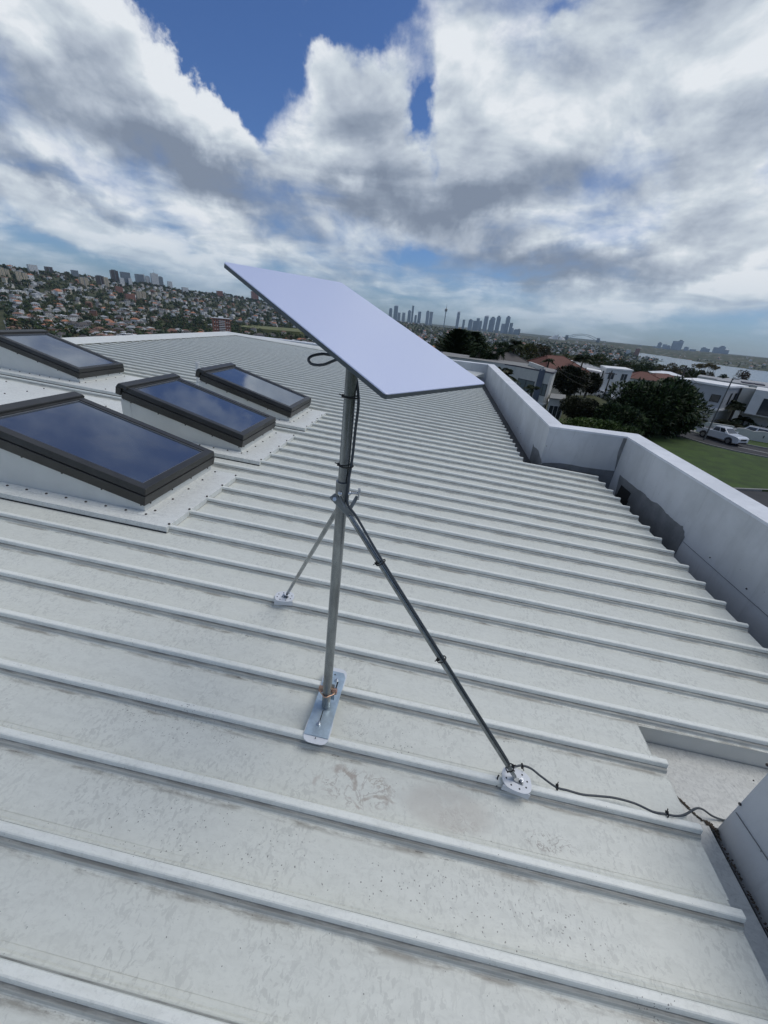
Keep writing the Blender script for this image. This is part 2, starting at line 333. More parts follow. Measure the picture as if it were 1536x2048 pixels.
so_ = sheet.modifiers.new('thickness', 'SOLIDIFY'); so_.thickness = .0012; so_.offset = -1
# packing under the sheets so that the rib mouths read dark, and the deck below
mb = MB(); mb.box((UL, -2.4, -.30), (1.10, .205, -.058)); mb.box((UL, .2051, -.30), (1.27, 13.3, -.058)); mb.box((1.2701, .2051, -.30), (2.22, 4.05, -.058))
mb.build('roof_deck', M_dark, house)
mb = MB()   # fascia of the step where the lower sheets stop short
mb.box((1.12, .190, -.165), (2.62, .2045, -.0432)); mb.box((1.12, -2.4, -.165), (1.162, .1895, -.0555))
mb.build('fascia', mat('fascia_steel', (.62, .63, .59), .45, var=.10, vs=3), house)
mb = MB()   # gutter floors and the sump
mb.box((1.163, -2.4, -.19), (1.360, -.146, -.150)); mb.box((1.163, -.144, -.19), (2.60, .186, -.152)); 
mb.build('gutter', M_gut, house)
mb = MB(); mb.box((1.3601, -2.4, -.21), (1.384, -.146, -.172)); mb.box((1.163, .1861, -.19), (2.60, .1899, -.160)); mb.build('joint_gap', M_dark, house)
mb = MB(); mb.box((2.22, .19, -.36), (2.60, 4.22, -.27)); mb.box((1.27, 4.05, -.36), (1.69, 13.4, -.20)); mb.build('box_gutter', mat('shaded_gutter', (.05, .052, .05), .5, var=.5, vs=8), house)  # near-black floors: shade of the gap beside the sheets painted in

# --- parapet: inner outline at cap level, level top at z = -1.098
ZT = -1.098
inner = [(-7.82, 13.42, -.985), (1.690, 13.42, ZT), (1.609, 4.290, ZT), (2.590, 4.217, ZT), (2.580, -.146, ZT), (1.385, -.146, ZT), (1.385, -4.0, ZT)]
outer = [(-7.82, 13.64, -.985), (1.915, 13.66, ZT), (1.813, 4.475, ZT), (2.815, 4.440, ZT), (2.800, -.36, ZT), (1.62, -.36, ZT), (1.62, -4.0, ZT)]
def topz(p):  # roof-frame point whose world height is p[2]
    q = W(p[0], p[1], 0); h = p[2]-q.z; X = q+Vector((0, 0, h)); return X
def drop(p, zb): X = topz(p); return Vector((X.x, X.y, zb))
def seg(i, wall_name, lab=None):
    a, b, c, d = inner[i], inner[i+1], outer[i+1], outer[i]; m = MB()
    zb = -8.6
    m.hexa([FRI@drop(q, zb) for q in (a, b, c, d)]+[FRI@(topz(q)-Vector((0, 0, .012))) for q in (a, b, c, d)])
    return m.build(wall_name, M_wall, house)
for i in (0, 1, 2, 3, 5): seg(i, 'parapet_wall')
MB().box((1.40, -.36, -.40), (2.80, -.15, -.03)).build('low_upstand', M_wall, house)  # unseen wall added, kept low so that light reaches the sump
for i in (0, 1, 2, 3, 5):
    a, b, c, d = inner[i], inner[i+1], outer[i+1], outer[i]; m = MB()
    def ex(p, q, s=.006): return p
    A, B_, C_, D_ = [topz(q) for q in (a, b, c, d)]
    # cap overhangs the faces by a few mm, falls slightly inwards
    dirn = (B_-A).normalized(); perp = Vector((dirn.y, -dirn.x, 0)); 
    if perp.dot(A-D_) < 0: perp = -perp
    o1 = perp*.005
    lo = [A+o1, B_+o1, C_-o1, D_-o1]
    m.hexa([FRI@(q-Vector((0,0,.022))) for q in lo]+[FRI@(lo[0]), FRI@(lo[1]), FRI@(lo[2]+Vector((0,0,.006))), FRI@(lo[3]+Vector((0,0,.006)))])
    m.build('parapet_capping', M_cap, house)
# outer body of the house under the roof, left and near sides
mb = MB()
def body(poly):
    lo_ = [FRI@Vector((*W(u, v).xy, -8.9)) for u, v in poly]; hi_ = [Vector((u, v, -.31)) for u, v in poly]; n = len(poly)
    mb.add(lo_+hi_, [tuple(range(n))[::-1], tuple(range(n, 2*n))]+[(i, (i+1)%n, n+(i+1)%n, n+i) for i in range(n)])
body([(-7.6, -4.2), (1.38, -4.2), (1.38, -.15), (2.57, -.15), (2.57, 4.2), (1.6, 4.25), (1.6, 13.4), (-7.6, 13.4)])
mb.build('house_wall', M_wall, house)

# --- wall base details: lap seam, grey membrane with a ragged upper edge, overflow opening
def wallpt(i, x, y, off=.004):   # pixel ray onto the inner face of parapet segment i, lifted off it
    A, B_ = topz(inner[i]), topz(inner[i+1]); dirn = (B_-A).normalized(); nn = Vector((dirn.y, -dirn.x, 0)).normalized()
    if nn.dot(-A) < 0: nn = -nn
    r = ray(x, y); t = (A+nn*off).dot(nn)/r.dot(nn); return r*t, nn
def sheet_on_wall(i, pts, name, mt, thick=.003, off=.002):
    P = []; 
    for (x, y) in pts: X, nn = wallpt(i, x, y, off); P.append(X)
    f = [FRI@X for X in P]; b = [FRI@(X+nn*thick) for X in P]; n = len(P); m = MB()
    m.add(f+b, [tuple(range(n)), tuple(range(n, 2*n))[::-1]]+[(j, (j+1)%n, n+(j+1)%n, n+j) for j in range(n)])
    return m.build(name, mt, house)
def ragged(p, q, n, amp, rg):
    return [(p[0]+(q[0]-p[0])*t/n, p[1]+(q[1]-p[1])*t/n+rg.uniform(-amp, amp)) for t in range(n)]
rg = random.Random(3)
# on the step wall (segment 2)
sheet_on_wall(2, [(1084.5, 926), (1100, 925.5), (1120, 926), (1146, 930), (1165, 934), (1196, 938), (1229, 942), (1236, 905), (1247, 876.5), (1262, 876.5), (1240, 965), (1225, 1000), (1075, 960)], 'waterproof_membrane', M_memb)
# on the near right wall (segment 3)
top = [(1240.0, 949.5), (1246, 955)]+ragged((1252, 960), (1288, 988), 6, 1.5, rg)+[(1291, 989), (1294, 994)]+ragged((1297, 997), (1312, 1008), 3, 1, rg)+[(1314, 1006), (1322, 1013)]+ragged((1328, 1021), (1357, 1049), 7, 1.5, rg)+[(1361, 1051), (1366, 1052), (1366, 1058), (1369, 1063), (1368, 1070), (1369.5, 1074), (1366, 1080), (1358, 1093), (1352, 1105), (1330, 1130), (1225, 1010)]
sheet_on_wall(3, top, 'waterproof_membrane', M_memb)
sheet_on_wall(1, [(1066, 893.5), (1066.5, 888), (1068.5, 894), (1073, 896.5), (1077, 901), (1079, 909), (1082, 918), (1084, 925), (1080, 950), (1050, 945), (1059, 920), (1063, 905)], 'waterproof_membrane', M_memb)
sheet_on_wall(3, [(1243, 970), (1262, 986.5), (1255, 1000), (1256, 1003), (1247, 1022), (1228, 1000)], 'overflow_opening', M_dark, .002, .0065)
for i, a, b in ((3, (1366, 1083), (1536, 1233)),):
    X0, nn = wallpt(i, *a, .006); X1, nn = wallpt(i, *b, .006); X2 = X1+(X1-X0)*1.2
    MB().tube([FRI@X0, FRI@X2], .0022, 6).build('lap_seam', mat('seam_shadow_sealant', (.16, .17, .175), .7), house)
def ball(m, c, r, nn=None, s=(1,1,1), seg=8, rings=5):
    vs = []; c = Vector(c)
    for i in range(rings+1):
        a = math.pi*i/rings
        for j in range(seg):
            b = 2*math.pi*j/seg; vs.append(c+Vector((math.sin(a)*math.cos(b)*s[0], math.sin(a)*math.sin(b)*s[1], math.cos(a)*s[2]))*r)
    m.add(vs, [(i*seg+j, i*seg+(j+1)%seg, (i+1)*seg+(j+1)%seg, (i+1)*seg+j) for i in range(rings) for j in range(seg)], True)
WS = []
for i, x, y, r in ((3,1420,1115,.006),(3,1493,1177.5,.007),(3,1361,1066,.004),(1,1093,892,.006),(1,1041,867,.005),(1,1054,882,.005),(1,1028,843,.005),(1,1035,855,.005),(1,1014,817,.005),(1,1020,832,.005),(1,990,787,.006),(1,998,799,.006),(5,1480,1608,.006),(5,1507,1561,.003),(5,1535,1530,.006),(2,1245,914,.006)):
    X, nn = wallpt(i, x, y, .002); WS.append((FRI@X, r))
# turned-down cover sheet on the near block of parapet, with a lap line
X0, nn = wallpt(5, 1472, 1625, .004); X1, nn = wallpt(5, 1536, 1720, .004)
MB().tube([FRI@X0, FRI@(X0+(X1-X0)*3)], .0018, 6).build('lap_seam', bpy.data.materials['seam_shadow_sealant'], house)

SCREW = {}
def screw(parent, c, r, flat=1.0, name='screw'):
    key = round(r*flat, 5), round(r, 5)
    if key not in SCREW:
        m = MB(); ball(m, (0, 0, 0), r, s=(1, 1, flat)); o = m.build(name, M_screw, parent); SCREW[key] = o.data
    else:
        o = bpy.data.objects.new(name, SCREW[key]); COL.objects.link(o); o.parent = parent
    o.location = c; return o
# --- ridge flashing at the high end of the sheets
mb = MB()
mb.hexa([(-7.34, -2.4, .004), (-7.34, 13.3, .004), (-7.82, 13.44, .012), (-7.82, -2.4, .012), (-7.34, -2.4, .010), (-7.34, 13.3, .010), (-7.82, 13.44, .035), (-7.82, -2.4, .035)])
mb.box((-7.90, -2.4, -.30), (-7.82, 13.64, .034))
mb.build('ridge_flashing', M_tray, house)
mb = MB()   # little turned-up stop ends between the ribs
for i in range(-8, NR):
    mb.hexa([(-7.345, i*SP+.03, -.038), (-7.345, i*SP+.19, -.038), (-7.36, i*SP+.19, -.038), (-7.36, i*SP+.03, -.038), (-7.335, i*SP+.05, -.016), (-7.335, i*SP+.17, -.016), (-7.35, i*SP+.17, -.016), (-7.35, i*SP+.05, -.016)])
mb.build('stop_ends', M_curb, house)
for c_, r_ in WS: screw(house, c_, r_)
# apron flashing sloping up from the sheets to the far parapet
mb = MB()
a0, a1 = FRI@topz(inner[0]), FRI@topz(inner[1])
mb.hexa([(-7.42, 13.06, .004), (1.30, 13.20, .004), (1.62, 13.41, .004), (-7.80, 13.41, .006), (-7.42, 13.06, .010), (1.30, 13.20, .010), (1.62, 13.41, .16), (-7.80, 13.41, .05)])
mb.build('apron_flashing', M_tray, house)

# --- skylights with their flashing trays
def tray(v0, v1, u1):
    m = MB(); m.box((-7.34, v0, -.0385), (u1, v1, .0055)); m.build('flashing_tray', M_tray, house, bevel=.002)
    i = math.ceil((v0+.02)/SP)
    while i*SP-.02 < v1:                                # rib stop caps, dark screws on the front edge
        screw(house, (u1-.006, i*SP-.015, .010), .0085, .8); i += 1
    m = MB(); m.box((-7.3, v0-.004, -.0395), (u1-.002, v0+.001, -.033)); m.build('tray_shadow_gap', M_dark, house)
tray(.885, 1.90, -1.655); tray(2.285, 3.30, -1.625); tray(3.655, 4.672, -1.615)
GLASS = bpy.data.materials.new('skylight_glass'); GLASS.use_nodes = True; kk = NT(GLASS.node_tree); pp = kk.n['Principled BSDF']
oc = kk.node('ShaderNodeTexCoord').outputs['Object']; nz = kk.noise(oc, 3.5, 6, .65).outputs['Fac']
kk.put(pp.inputs['Base Color'], kk.mix(kk.ss(nz, .4, .7), (.165, .20, .26), (.21, .235, .275))); pp.inputs['Metallic'].default_value = .72
kk.put(pp.inputs['Roughness'], kk.m('MULTIPLY_ADD', kk.ss(nz, .45, .75), .10, .035))
def skylight(u0, u1, v0, v1):
    h0, h1 = .075, .345
    c = MB(); c.hexa([(u0, v0, .004), (u1, v0, .004), (u1, v1, .004), (u0, v1, .004), (u0, v0, h1-.01), (u1, v0, h0-.002), (u1, v1, h0-.002), (u0, v1, h1-.01)])
    root = c.build('skylight', M_curb, house)
    s = (h1-h0)/(u1-u0)                                # slope (negative: falls towards +u)
    L = math.hypot(u1-u0, h1-h0); ang = math.atan2(h1-h0, u1-u0)
    ax = Vector(((u1-u0)/L, 0, (h0-h1)/L)); nz_ = Vector((-ax.z, 0, ax.x))
    T = Matrix((ax, Vector((0, 1, 0)), nz_)).transposed().to_4x4(); T.translation = Vector((u0, v0, h1))
    wd = v1-v0
    def ring(m, o, i_, z0, z1, oi=None):              # rectangular frame, outer margin o, inner inset i_
        oi = o if oi is None else oi
        A = [(-o, -o), (L+o, -o), (L+o, wd+o), (-o, wd+o)]; A2 = [(-oi, -oi), (L+oi, -oi), (L+oi, wd+oi), (-oi, wd+oi)]
        B_ = [(i_, i_), (L-i_, i_), (L-i_, wd-i_), (i_, wd-i_)]
        vs = [(*p, z0) for p in A]+[(*p, z1) for p in A2]+[(*p, z1) for p in B_]+[(*p, z0) for p in B_]; fs = []
        for q in range(4):
            r = (q+1)%4; fs += [(q, r, 4+r, 4+q), (4+q, 4+r, 8+r, 8+q), (8+q, 8+r, 12+r, 12+q), (12+q, 12+r, r, q)]
        m.add([T@Vector(v) for v in vs], fs)
    m = MB(); ring(m, .020, .03, -.012, .062); ring(m, .018, .052, .072, .118, .008); m.build('frame', M_anth, root, bevel=.004)
    m = MB(); ring(m, .010, .045, .060, .074); m.build('seal', M_seal, root)
    m = MB(); m.add([T@Vector(v) for v in ((.05, .05, .103), (L-.05, .05, .103), (L-.05, wd-.05, .103), (.05, wd-.05, .103), (.05, .05, .095), (L-.05, .05, .095), (L-.05, wd-.05, .095), (.05, wd-.05, .095))], [(0,1,2,3),(7,6,5,4),(0,4,5,1),(1,5,6,2),(2,6,7,3),(3,7,4,0)])
    m.build('glass_pane', GLASS, root)
    m = MB(); m.prism([(-.075, -.034), (.035, -.034), (.035, wd+.034), (-.075, wd+.034)], .098, .135, T, [(-.055, -.026), (.028, -.026), (.028, wd+.026), (-.055, wd+.026)])
    m.prism([(-.075, -.034), (-.02, -.034), (-.02, wd+.034), (-.075, wd+.034)], .02, .0975, T)
    m.build('hood', M_anth, root, bevel=.006)
    m = MB(); ring(m, -.053, .060, .1035, .110); m.build('glazing_bead', mat_bead, root)
    # side lap + screws + folded skirt on the tray
    m = MB(); m.box((u0-.045, v0-.0025, .006), (u0+.055, v0-.0005, h1-.035)); m.box((u0-.045, v0-.002, .006), (u0, v1, h1-.03)); m.build('corner_flashing', M_curb, root)
    m = MB(); m.box((u0, v0-.055, .0060), (u1+.055, v0-.0022, .0078)); m.box((u1+.0005, v0-.0022, .0060), (u1+.075, v1, .0078)); m.build('skirt', M_tray, root)
    for q in range(5): t = (q+.25)/4.3; screw(root, T@Vector((L*t, -.006, -.022)), .0065)
    for q in range(4): screw(root, (u1+.003, v0+.06+q*(wd-.12)/3, h0-.028), .0065)
    for q in range(9): screw(root, (u0+.05+q*.15, v0-.038, .010), .0085, .8)
    for q in range(5): screw(root, (u1+.055, v0+.03+q*(wd-.06)/4, .010), .0085, .8)
    return root
mat_bead = mat('grey_glazing_bead', (.16, .17, .18), .4)
for u0, u1, v0, v1, lb in ((-3.12, -1.905, 1.020, 1.885, 'nearest skylight, cut by the left edge of the view'), (-3.12, -1.894, 2.44, 3.265, None), (-3.12, -1.894, 3.83, 4.65, None), (-6.15, -4.925, 3.82, 4.62, None)):
    skylight(u0, u1, v0, v1)
rg = random.Random(9)     # rows of screws on the uphill trays
for v0 in (2.285, 3.655):
    for u in (-3.45, -3.95, -4.45, -5.0, -5.5, -6.0, -6.5, -7.0):
        for v in (v0+.06, v0+.28, v0+.52, v0+.76, v0+.97):
            if v0 > 3 and u < -4.8 and u > -6.3: continue
            screw(house, (u+(v-v0)*.1+rg.uniform(-.02, .02), v+rg.uniform(-.01, .01), .009), .0085, .8)
mb = MB(); mb.tube([(-3.86, 4.96, -.03), (-3.86, 4.96, .33)], .030, 16); mb.tube([(-3.86, 4.96, .33), (-3.86, 4.96, .352)], .034, 16); mb.tube([(-3.86, 4.96, -.035), (-3.86, 4.96, .03)], [.06, .034], 16)
mb.build('vent_pipe', mat('white_pvc', (.62, .64, .64), .4, var=.1, vs=20), house)
# dirt and leaf litter lying in the gutter
mb = MB(); rg = random.Random(4)
for q in range(520):
    t = rg.random()
    if q < 330: u = 1.20+.19*t+.008*math.sin(t*17)+rg.gauss(0, .001+.004*t*t); v = .02-.19*t+.006*math.sin(t*23)+rg.gauss(0, .001+.004*t*t); w_ = -.150
    elif q < 430: u = 1.375+rg.gauss(0, .004); v = -.16-rg.random()*.35; w_ = -.149
    else: u = 1.37+rg.gauss(0, .02); v = 4.3+rg.random()*.9; w_ = -.146
    s = rg.uniform(.001, .0042); a = rg.random()*6.3
    mb.box((-s, -s*.6, 0), (s, s*.6, s*.7), Matrix.Translation((u, v, w_))@Matrix.Rotation(a, 4, 'Z'))
lit_ = mb.build('leaf_litter', mat('leaf_litter', (.07, .055, .04), .9, var=.5, vs=50), None); lit_.matrix_world = FR
tag(lit_, kind='stuff')

# ------------------------------------------------------------------ antenna mast
M_galv = mat('weathered_galvanised_tube', (.32, .345, .355), .27, metal=.88, var=.45, vs=30, stretch=(1,1,.25), bump=.05, bs=60)
M_zinc = mat('bright_zinc_plate', (.50, .62, .70), .36, metal=.6, var=.32, vs=22, bump=.05)
M_gold = mat('yellow_passivated_steel', (.62, .46, .28), .32, metal=.8, var=.3, vs=40, col2=(.45, .22, .22))
M_stl = mat('stainless_bolt', (.62, .64, .66), .25, metal=.9)
M_white = mat('white_powder_coat', (.66, .69, .72), .4, var=.06, vs=20)
M_blk = mat('black_cable_sheath', (.022, .024, .028), .45)
M_gryc = mat('grey_cable_sheath', (.055, .065, .075), .5)
PB = Vector((-.160, 1.063, -1.450)); PT = Vector((-.1215, 1.070, -.135)); PX = (PT-PB).normalized()
mast = empty('antenna_mast', loc=PB); tag(mast, 'galvanised steel pole with two bracing struts clamped to the ribs of the white roof', 'mast')
MI = Matrix.Translation(-PB)
def pm(t): return PX*t                                # along the pole, metres from its foot
LP = (PT-PB).length; JT = .995
MB().tube([pm(0), pm(JT)], .0175, 28).build('lower_pole', M_galv, mast)
MB().tube([pm(JT-.02), pm(LP+.10)], .0160, 28).build('upper_pole', M_galv, mast)
mb = MB(); mb.tube([pm(JT-.050), pm(JT+.010)], .0215, 28, cap=False); mb.tube([pm(JT+.010), pm(JT+.010)+PX*.0001], [.0215, .0162], 28, cap=False); mb.tube([pm(JT-.050), pm(JT-.0501)], [.0215, .0176], 28, cap=False)
mb.build('collar', M_galv, mast)
def rel(X): return Vector(X)-PB
FTN = N_
foot2 = W(.512, -.245, .012); foot1 = W(-.668, .463, .012)
def orient(zax, xhint):
    z = Vector(zax).normalized(); x = Vector(xhint); x = (x-z*x.dot(z)).normalized(); y = z.cross(x)
    return Matrix((x, y, z)).transposed().to_4x4()
# clamp: ears, straps, wing bolt
cl = pm(JT-.03)
side = Vector((1, -.15, 0)).normalized()
m1 = MB()
hinge = cl+Vector((.028, -.026, -.055))
# strap from the left ear down to the strut
s0 = cl+Vector((-.021, -.024, -.006)); s1 = hinge
def bar(m, a, b, wdt, th, nrm):
    a, b = Vector(a), Vector(b); t = (b-a).normalized(); n = Vector(nrm); n = (n-t*n.dot(t)).normalized(); s = t.cross(n)
    m.hexa([a-s*wdt/2-n*th/2, a+s*wdt/2-n*th/2, a+s*wdt/2+n*th/2, a-s*wdt/2+n*th/2, b-s*wdt/2-n*th/2, b+s*wdt/2-n*th/2, b+s*wdt/2+n*th/2, b-s*wdt/2+n*th/2])
bar(m1, s0+(s0-s1).normalized()*.010, s1+(s1-s0).normalized()*.014, .022, .003, (0, -1, .2)); m1.tube([s1+Vector((.001, -.0035, .002)), s1+Vector((.001, -.0022, .002))], .0035, 10)
bar(m1, cl+Vector((-.010, -.018, .010)), cl+Vector((.014, -.0275, -.035)), .004, .012, (0, -1, 0))
bar(m1, cl+Vector((.046, .004, -.006)), cl+Vector((.024, -.014, -.050)), .012, .003, (.3, -1, 0))
m1.build('clamp_strap', mat('grey_clamp_steel', (.30, .32, .33), .38, metal=.7, var=.25, vs=60), mast, bevel=.0015)
m2 = MB(); m2.tube([cl+Vector((.014, -.008, .006)), cl+Vector((.052, .004, .004))], .0032, 10); ball(m2, cl+Vector((.022, -.012, .008)), .0075); ball(m2, cl+Vector((-.004, -.022, .008)), .008)
m2.prism([(.0065*math.cos(a*math.pi/3), .0065*math.sin(a*math.pi/3)) for a in range(6)], 0, .006, Matrix.Translation(s0+Vector((.002, -.003, -.002)))@orient((.1, -1, .3), (1, 0, 0)))
m2.build('clamp_bolt', M_stl, mast)
m3 = MB(); bar(m3, cl+Vector((.050, .004, .020)), cl+Vector((.052, .004, .000)), .008, .004, (0, -1, 0)); bar(m3, cl+Vector((.051, .004, .012)), cl+Vector((.049, .002, -.016)), .012, .005, (1, 0, 0)); ball(m3, cl+Vector((.047, .003, .004)), .006)
m3.build('wing_nut', M_stl, mast, bevel=.001)
# struts with flattened ends
def strut(a, b, r):
    m = MB(); d = (Vector(b)-Vector(a)); L = d.length; m.tube([Vector(a), Vector(a)+d*(.03/L), Vector(a)+d*(.06/L), Vector(b)-d*(.05/L), Vector(b)-d*(.02/L), Vector(b)], [r*.9, r*.95, r, r, r*.9, r*.8], 18)
    return m
f2 = rel(foot2)+Vector((-.012, -.001, .022)); f1 = rel(foot1)+Vector((.014, 0, .020))
strut(hinge+Vector((0,0,-.004)), f2, .0085).build('strut', M_galv, mast)
strut(cl+Vector((-.006, .014, -.045)), f1, .0085).build('strut', M_galv, mast)
def footplate(P, rot, tabdir, big):
    M = Matrix.Translation(rel(P))@orient(N_, U_)@Matrix.Rotation(R_(rot), 4, 'Z')
    pts = []
    a_, b_ = (.055, .043) if big else (.052, .043)
    for q in range(40):
        t = 2*math.pi*q/40; c, s = math.cos(t), math.sin(t); ex = .72
        pts.append((a_*abs(c)**ex*(1 if c > 0 else -1), b_*abs(s)**ex*(1 if s > 0 else -1)))
    m = MB(); m.prism(pts, 0, .003, M); m.box((-.050, -.036, -.030), (.050, -.033, 0), M); m.box((-.050, .020, -.030), (.050, .023, 0), M)
    o = m.build('foot_plate', M_white, mast, bevel=.001)
    m = MB()
    for q in range(8):
        t = 2*math.pi*(q+.3)/8; c = M@Vector((.040*math.cos(t), .031*math.sin(t), .0031)); m.tube([c, c+N_*.0006], .0032, 10)
    m.build('bolt_hole', M_dark, mast)
    m = MB(); b0 = M@Vector((-.012, 0, .003)); td = Vector(tabdir).normalized()
    bar(m, rel(P)+N_*.006-U_*.012, rel(P)+N_*.006+U_*.022-V_*.008, .018, .003, N_); bar(m, rel(P)+N_*.006-U_*.012*(1 if big else -1), rel(P)+N_*.028-U_*.020*(1 if big else -1), .018, .003, N_+U_*.5)
    m.build('foot_bracket', M_galv, mast, bevel=.001)
    m = MB(); c = rel(P)+N_*.008+U_*(.014 if big else -.004)-V_*.004
    m.prism([(.008*math.cos(a*math.pi/3), .008*math.sin(a*math.pi/3)) for a in range(6)], 0, .006, Matrix.Translation(c)@orient(N_, U_)); m.tube([c, c+N_*.014], .0045, 12)
    m.build('foot_bolt', M_stl, mast)
footplate(foot2, -8, (0,0,1), True); footplate(foot1, 12, (0,0,1), False)
# base plate bridging two ribs
BPa = Vector((-.2655, -.2565)); BPb = Vector((-.2640, .050)); dirb = (BPb-BPa).normalized(); prp = Vector((-dirb.y, dirb.x)); 
MBp = Matrix(((prp.x*-1, dirb.x, 0, 0), (prp.y*-1, dirb.y, 0, 0), (0, 0, 1, 0), (0, 0, 0, 1)))
MBp = Matrix.Translation(rel(W(BPa.x, BPa.y, 0)))@orient(N_, U_*(-prp.x)+V_*(-prp.y))
Lb = (BPb-BPa).length
mb = MB(); mb.box((-.0475, 0, .0075), (.0475, Lb-.02, .0115), MBp); mb.prism([(-.0475, Lb-.02), (.0475, Lb-.02), (.036, Lb+.004), (-.036, Lb+.004)], .0075, .0115, MBp)
mb.build('base_plate', M_zinc, mast, bevel=.0008)
mb = MB()
for yc in (.035, Lb-.035):
    pts = []
    for q in range(32):
        t = 2*math.pi*q/32; c, s = math.cos(t), math.sin(t); pts.append((.052*abs(c)**.5*(1 if c > 0 else -1), yc+.062*abs(s)**.6*(1 if s > 0 else -1)))
    mb = MB(); mb.prism(pts, .0035, .0070, MBp); mb.box((-.049, yc-.040, -.033), (.049, yc-.037, .0036), MBp)
    mb.build('saddle_plate', M_white, mast, bevel=.0008)
mb = MB()
def slot(x, y, l, wd=.006, rot=0):
    mb.box((x-wd/2, y-l/2, .0112), (x+wd/2, y+l/2, .0119), MBp)
slot(-.004, .085, .05, .0035); slot(.020, Lb-.075, .055); slot(-.004, .125, .012, .004); slot(-.002, Lb-.014, .006); slot(0, -.008, .005, .004)
mb.build('plate_slot', M_dark, mast)
mb = MB()
for x, y in ((-.004, .048), (.012, Lb-.045)):
    c = MBp@Vector((x, y, .0115)); mb.prism([(.0085*math.cos(a*math.pi/3), .0085*math.sin(a*math.pi/3)) for a in range(6)], 0, .006, Matrix.Translation(c)@orient(N_, U_)); mb.tube([c, c+N_*.018], .0045, 12)
mb.build('plate_bolt', M_stl, mast)
# upright of the plate and the V-bolt bracket that grips the pole
mb = MB(); c0 = pm(.075)
ry = Vector((.12, 1, 0)).normalized(); rx = Vector((1, -.12, 0)).normalized()
mb.hexa([c0+rx*x+ry*y+Vector((0,0,z)) for z in (-.009, .009) for (x, y) in ((-.038, .010), (.038, .010), (.038, .022), (-.038, .022))])
mb.hexa([c0+rx*x+ry*y+Vector((0,0,z)) for z in (-.012, .0075) for (x, y) in ((-.038, .006), (-.020, .006), (-.020, .0095), (-.038, .0095))])
mb.hexa([c0+rx*x+ry*y+Vector((0,0,z)) for z in (-.012, .0075) for (x, y) in ((.020, .006), (.038, .006), (.038, .0095), (.020, .0095))])
mb.build('v_bracket', M_gold, mast, bevel=.001)
mb = MB(); mb.tube([c0+rx*-.029+ry*.02, c0+rx*-.029+ry*-.001, c0+rx*-.004+ry*-.0225, c0+rx*.004+ry*-.0225, c0+rx*.029+ry*-.001, c0+rx*.029+ry*.02], .0028, 10)
mb.build('v_bolt', M_gold, mast)
mb = MB(); mb.hexa([c0+rx*x+ry*y+Vector((0,0,z)) for z in (-.068, .028) for (x, y) in ((-.026, .0225), (.026, .0225), (.026, .0265), (-.026, .0265))])
mb.build('upright_plate', M_zinc, mast, bevel=.001)

# ------------------------------------------------------------------ flat dish
DW, DL = .383, .5892
C0 = Vector((-.0179, .7321, -.1236)); E1 = Vector((.6314, .7755, .0009)).normalized(); E2 = Vector((-.7241, .5891, .3587)); 
E2 = (E2-E1*E2.dot(E1)).normalized(); E3 = E1.cross(E2)
MD = Matrix((E1, E2, E3)).transposed().to_4x4(); MD.translation = C0+E1*DW/2+E2*DL/2
dish = empty('satellite_dish', MD); tag(dish, 'flat rectangular white satellite internet panel tilted on top of the steel pole', 'satellite dish')
def rrect(w_, h_, r, n=6):
    P = []
    for cx, cy, a0 in ((w_/2-r, h_/2-r, 0), (-w_/2+r, h_/2-r, 90), (-w_/2+r, -h_/2+r, 180), (w_/2-r, -h_/2+r, 270)):
        for q in range(n+1): a = R_(a0+90*q/n); P.append((cx+r*math.cos(a), cy+r*math.sin(a)))
    return P
def face_mat():
    m = bpy.data.materials.new('dish_face'); m.use_nodes = True; k = NT(m.node_tree); p = k.n['Principled BSDF']
    oc = k.node('ShaderNodeTexCoord').outputs['Object']; n = k.noise(oc, 260, 3, .6).outputs['Fac']; n2 = k.noise(oc, 420, 2).outputs['Fac']
    k.put(p.inputs['Base Color'], k.mix(k.m('MULTIPLY', k.ss(n2, .60, .70), .16), (.60, .655, .85), (.42, .46, .62))); p.inputs['Roughness'].default_value = .36; p.inputs['Coat Weight'].default_value = .35; p.inputs['Coat Roughness'].default_value = .22
    b = k.node('ShaderNodeBump'); b.inputs['Strength'].default_value = .25; b.inputs['Distance'].default_value = .001; k.put(b.inputs['Height'], n); k.l.new(b.outputs[0], p.inputs['Normal']); return m
mb = MB(); P1 = rrect(DW, DL, .007); P2_ = rrect(DW-.003, DL-.003, .006); mb.prism(P1, -.0025, -.0008, None); mb.prism(P1, -.0008, 0, None, P2_); mb.build('face_panel', face_mat(), dish)
mb = MB(); mb.prism(P1, -.0115, -.0025-.0003, None); mb.prism(rrect(DW-.05, DL-.05, .01), -.020, -.0115, None, P1)
mb.build('rear_housing', mat('dark_grey_dish_shell', (.075, .095, .105), .45, var=.1, vs=10), dish)
mb = MB(); pr = MD.inverted()@(PB+pm(LP+.10)); up_ = (MD.inverted().to_3x3()@PX).normalized()
mb.tube([pr-up_*.06, Vector((pr.x, pr.y, -.021))], .022, 24); mb.prism(rrect(.09, .09, .02), -.028, -.019, Matrix.Translation((pr.x, pr.y, 0)))
mb.build('mount_socket', mat('dark_mount_plastic', (.06, .07, .075), .5), dish)

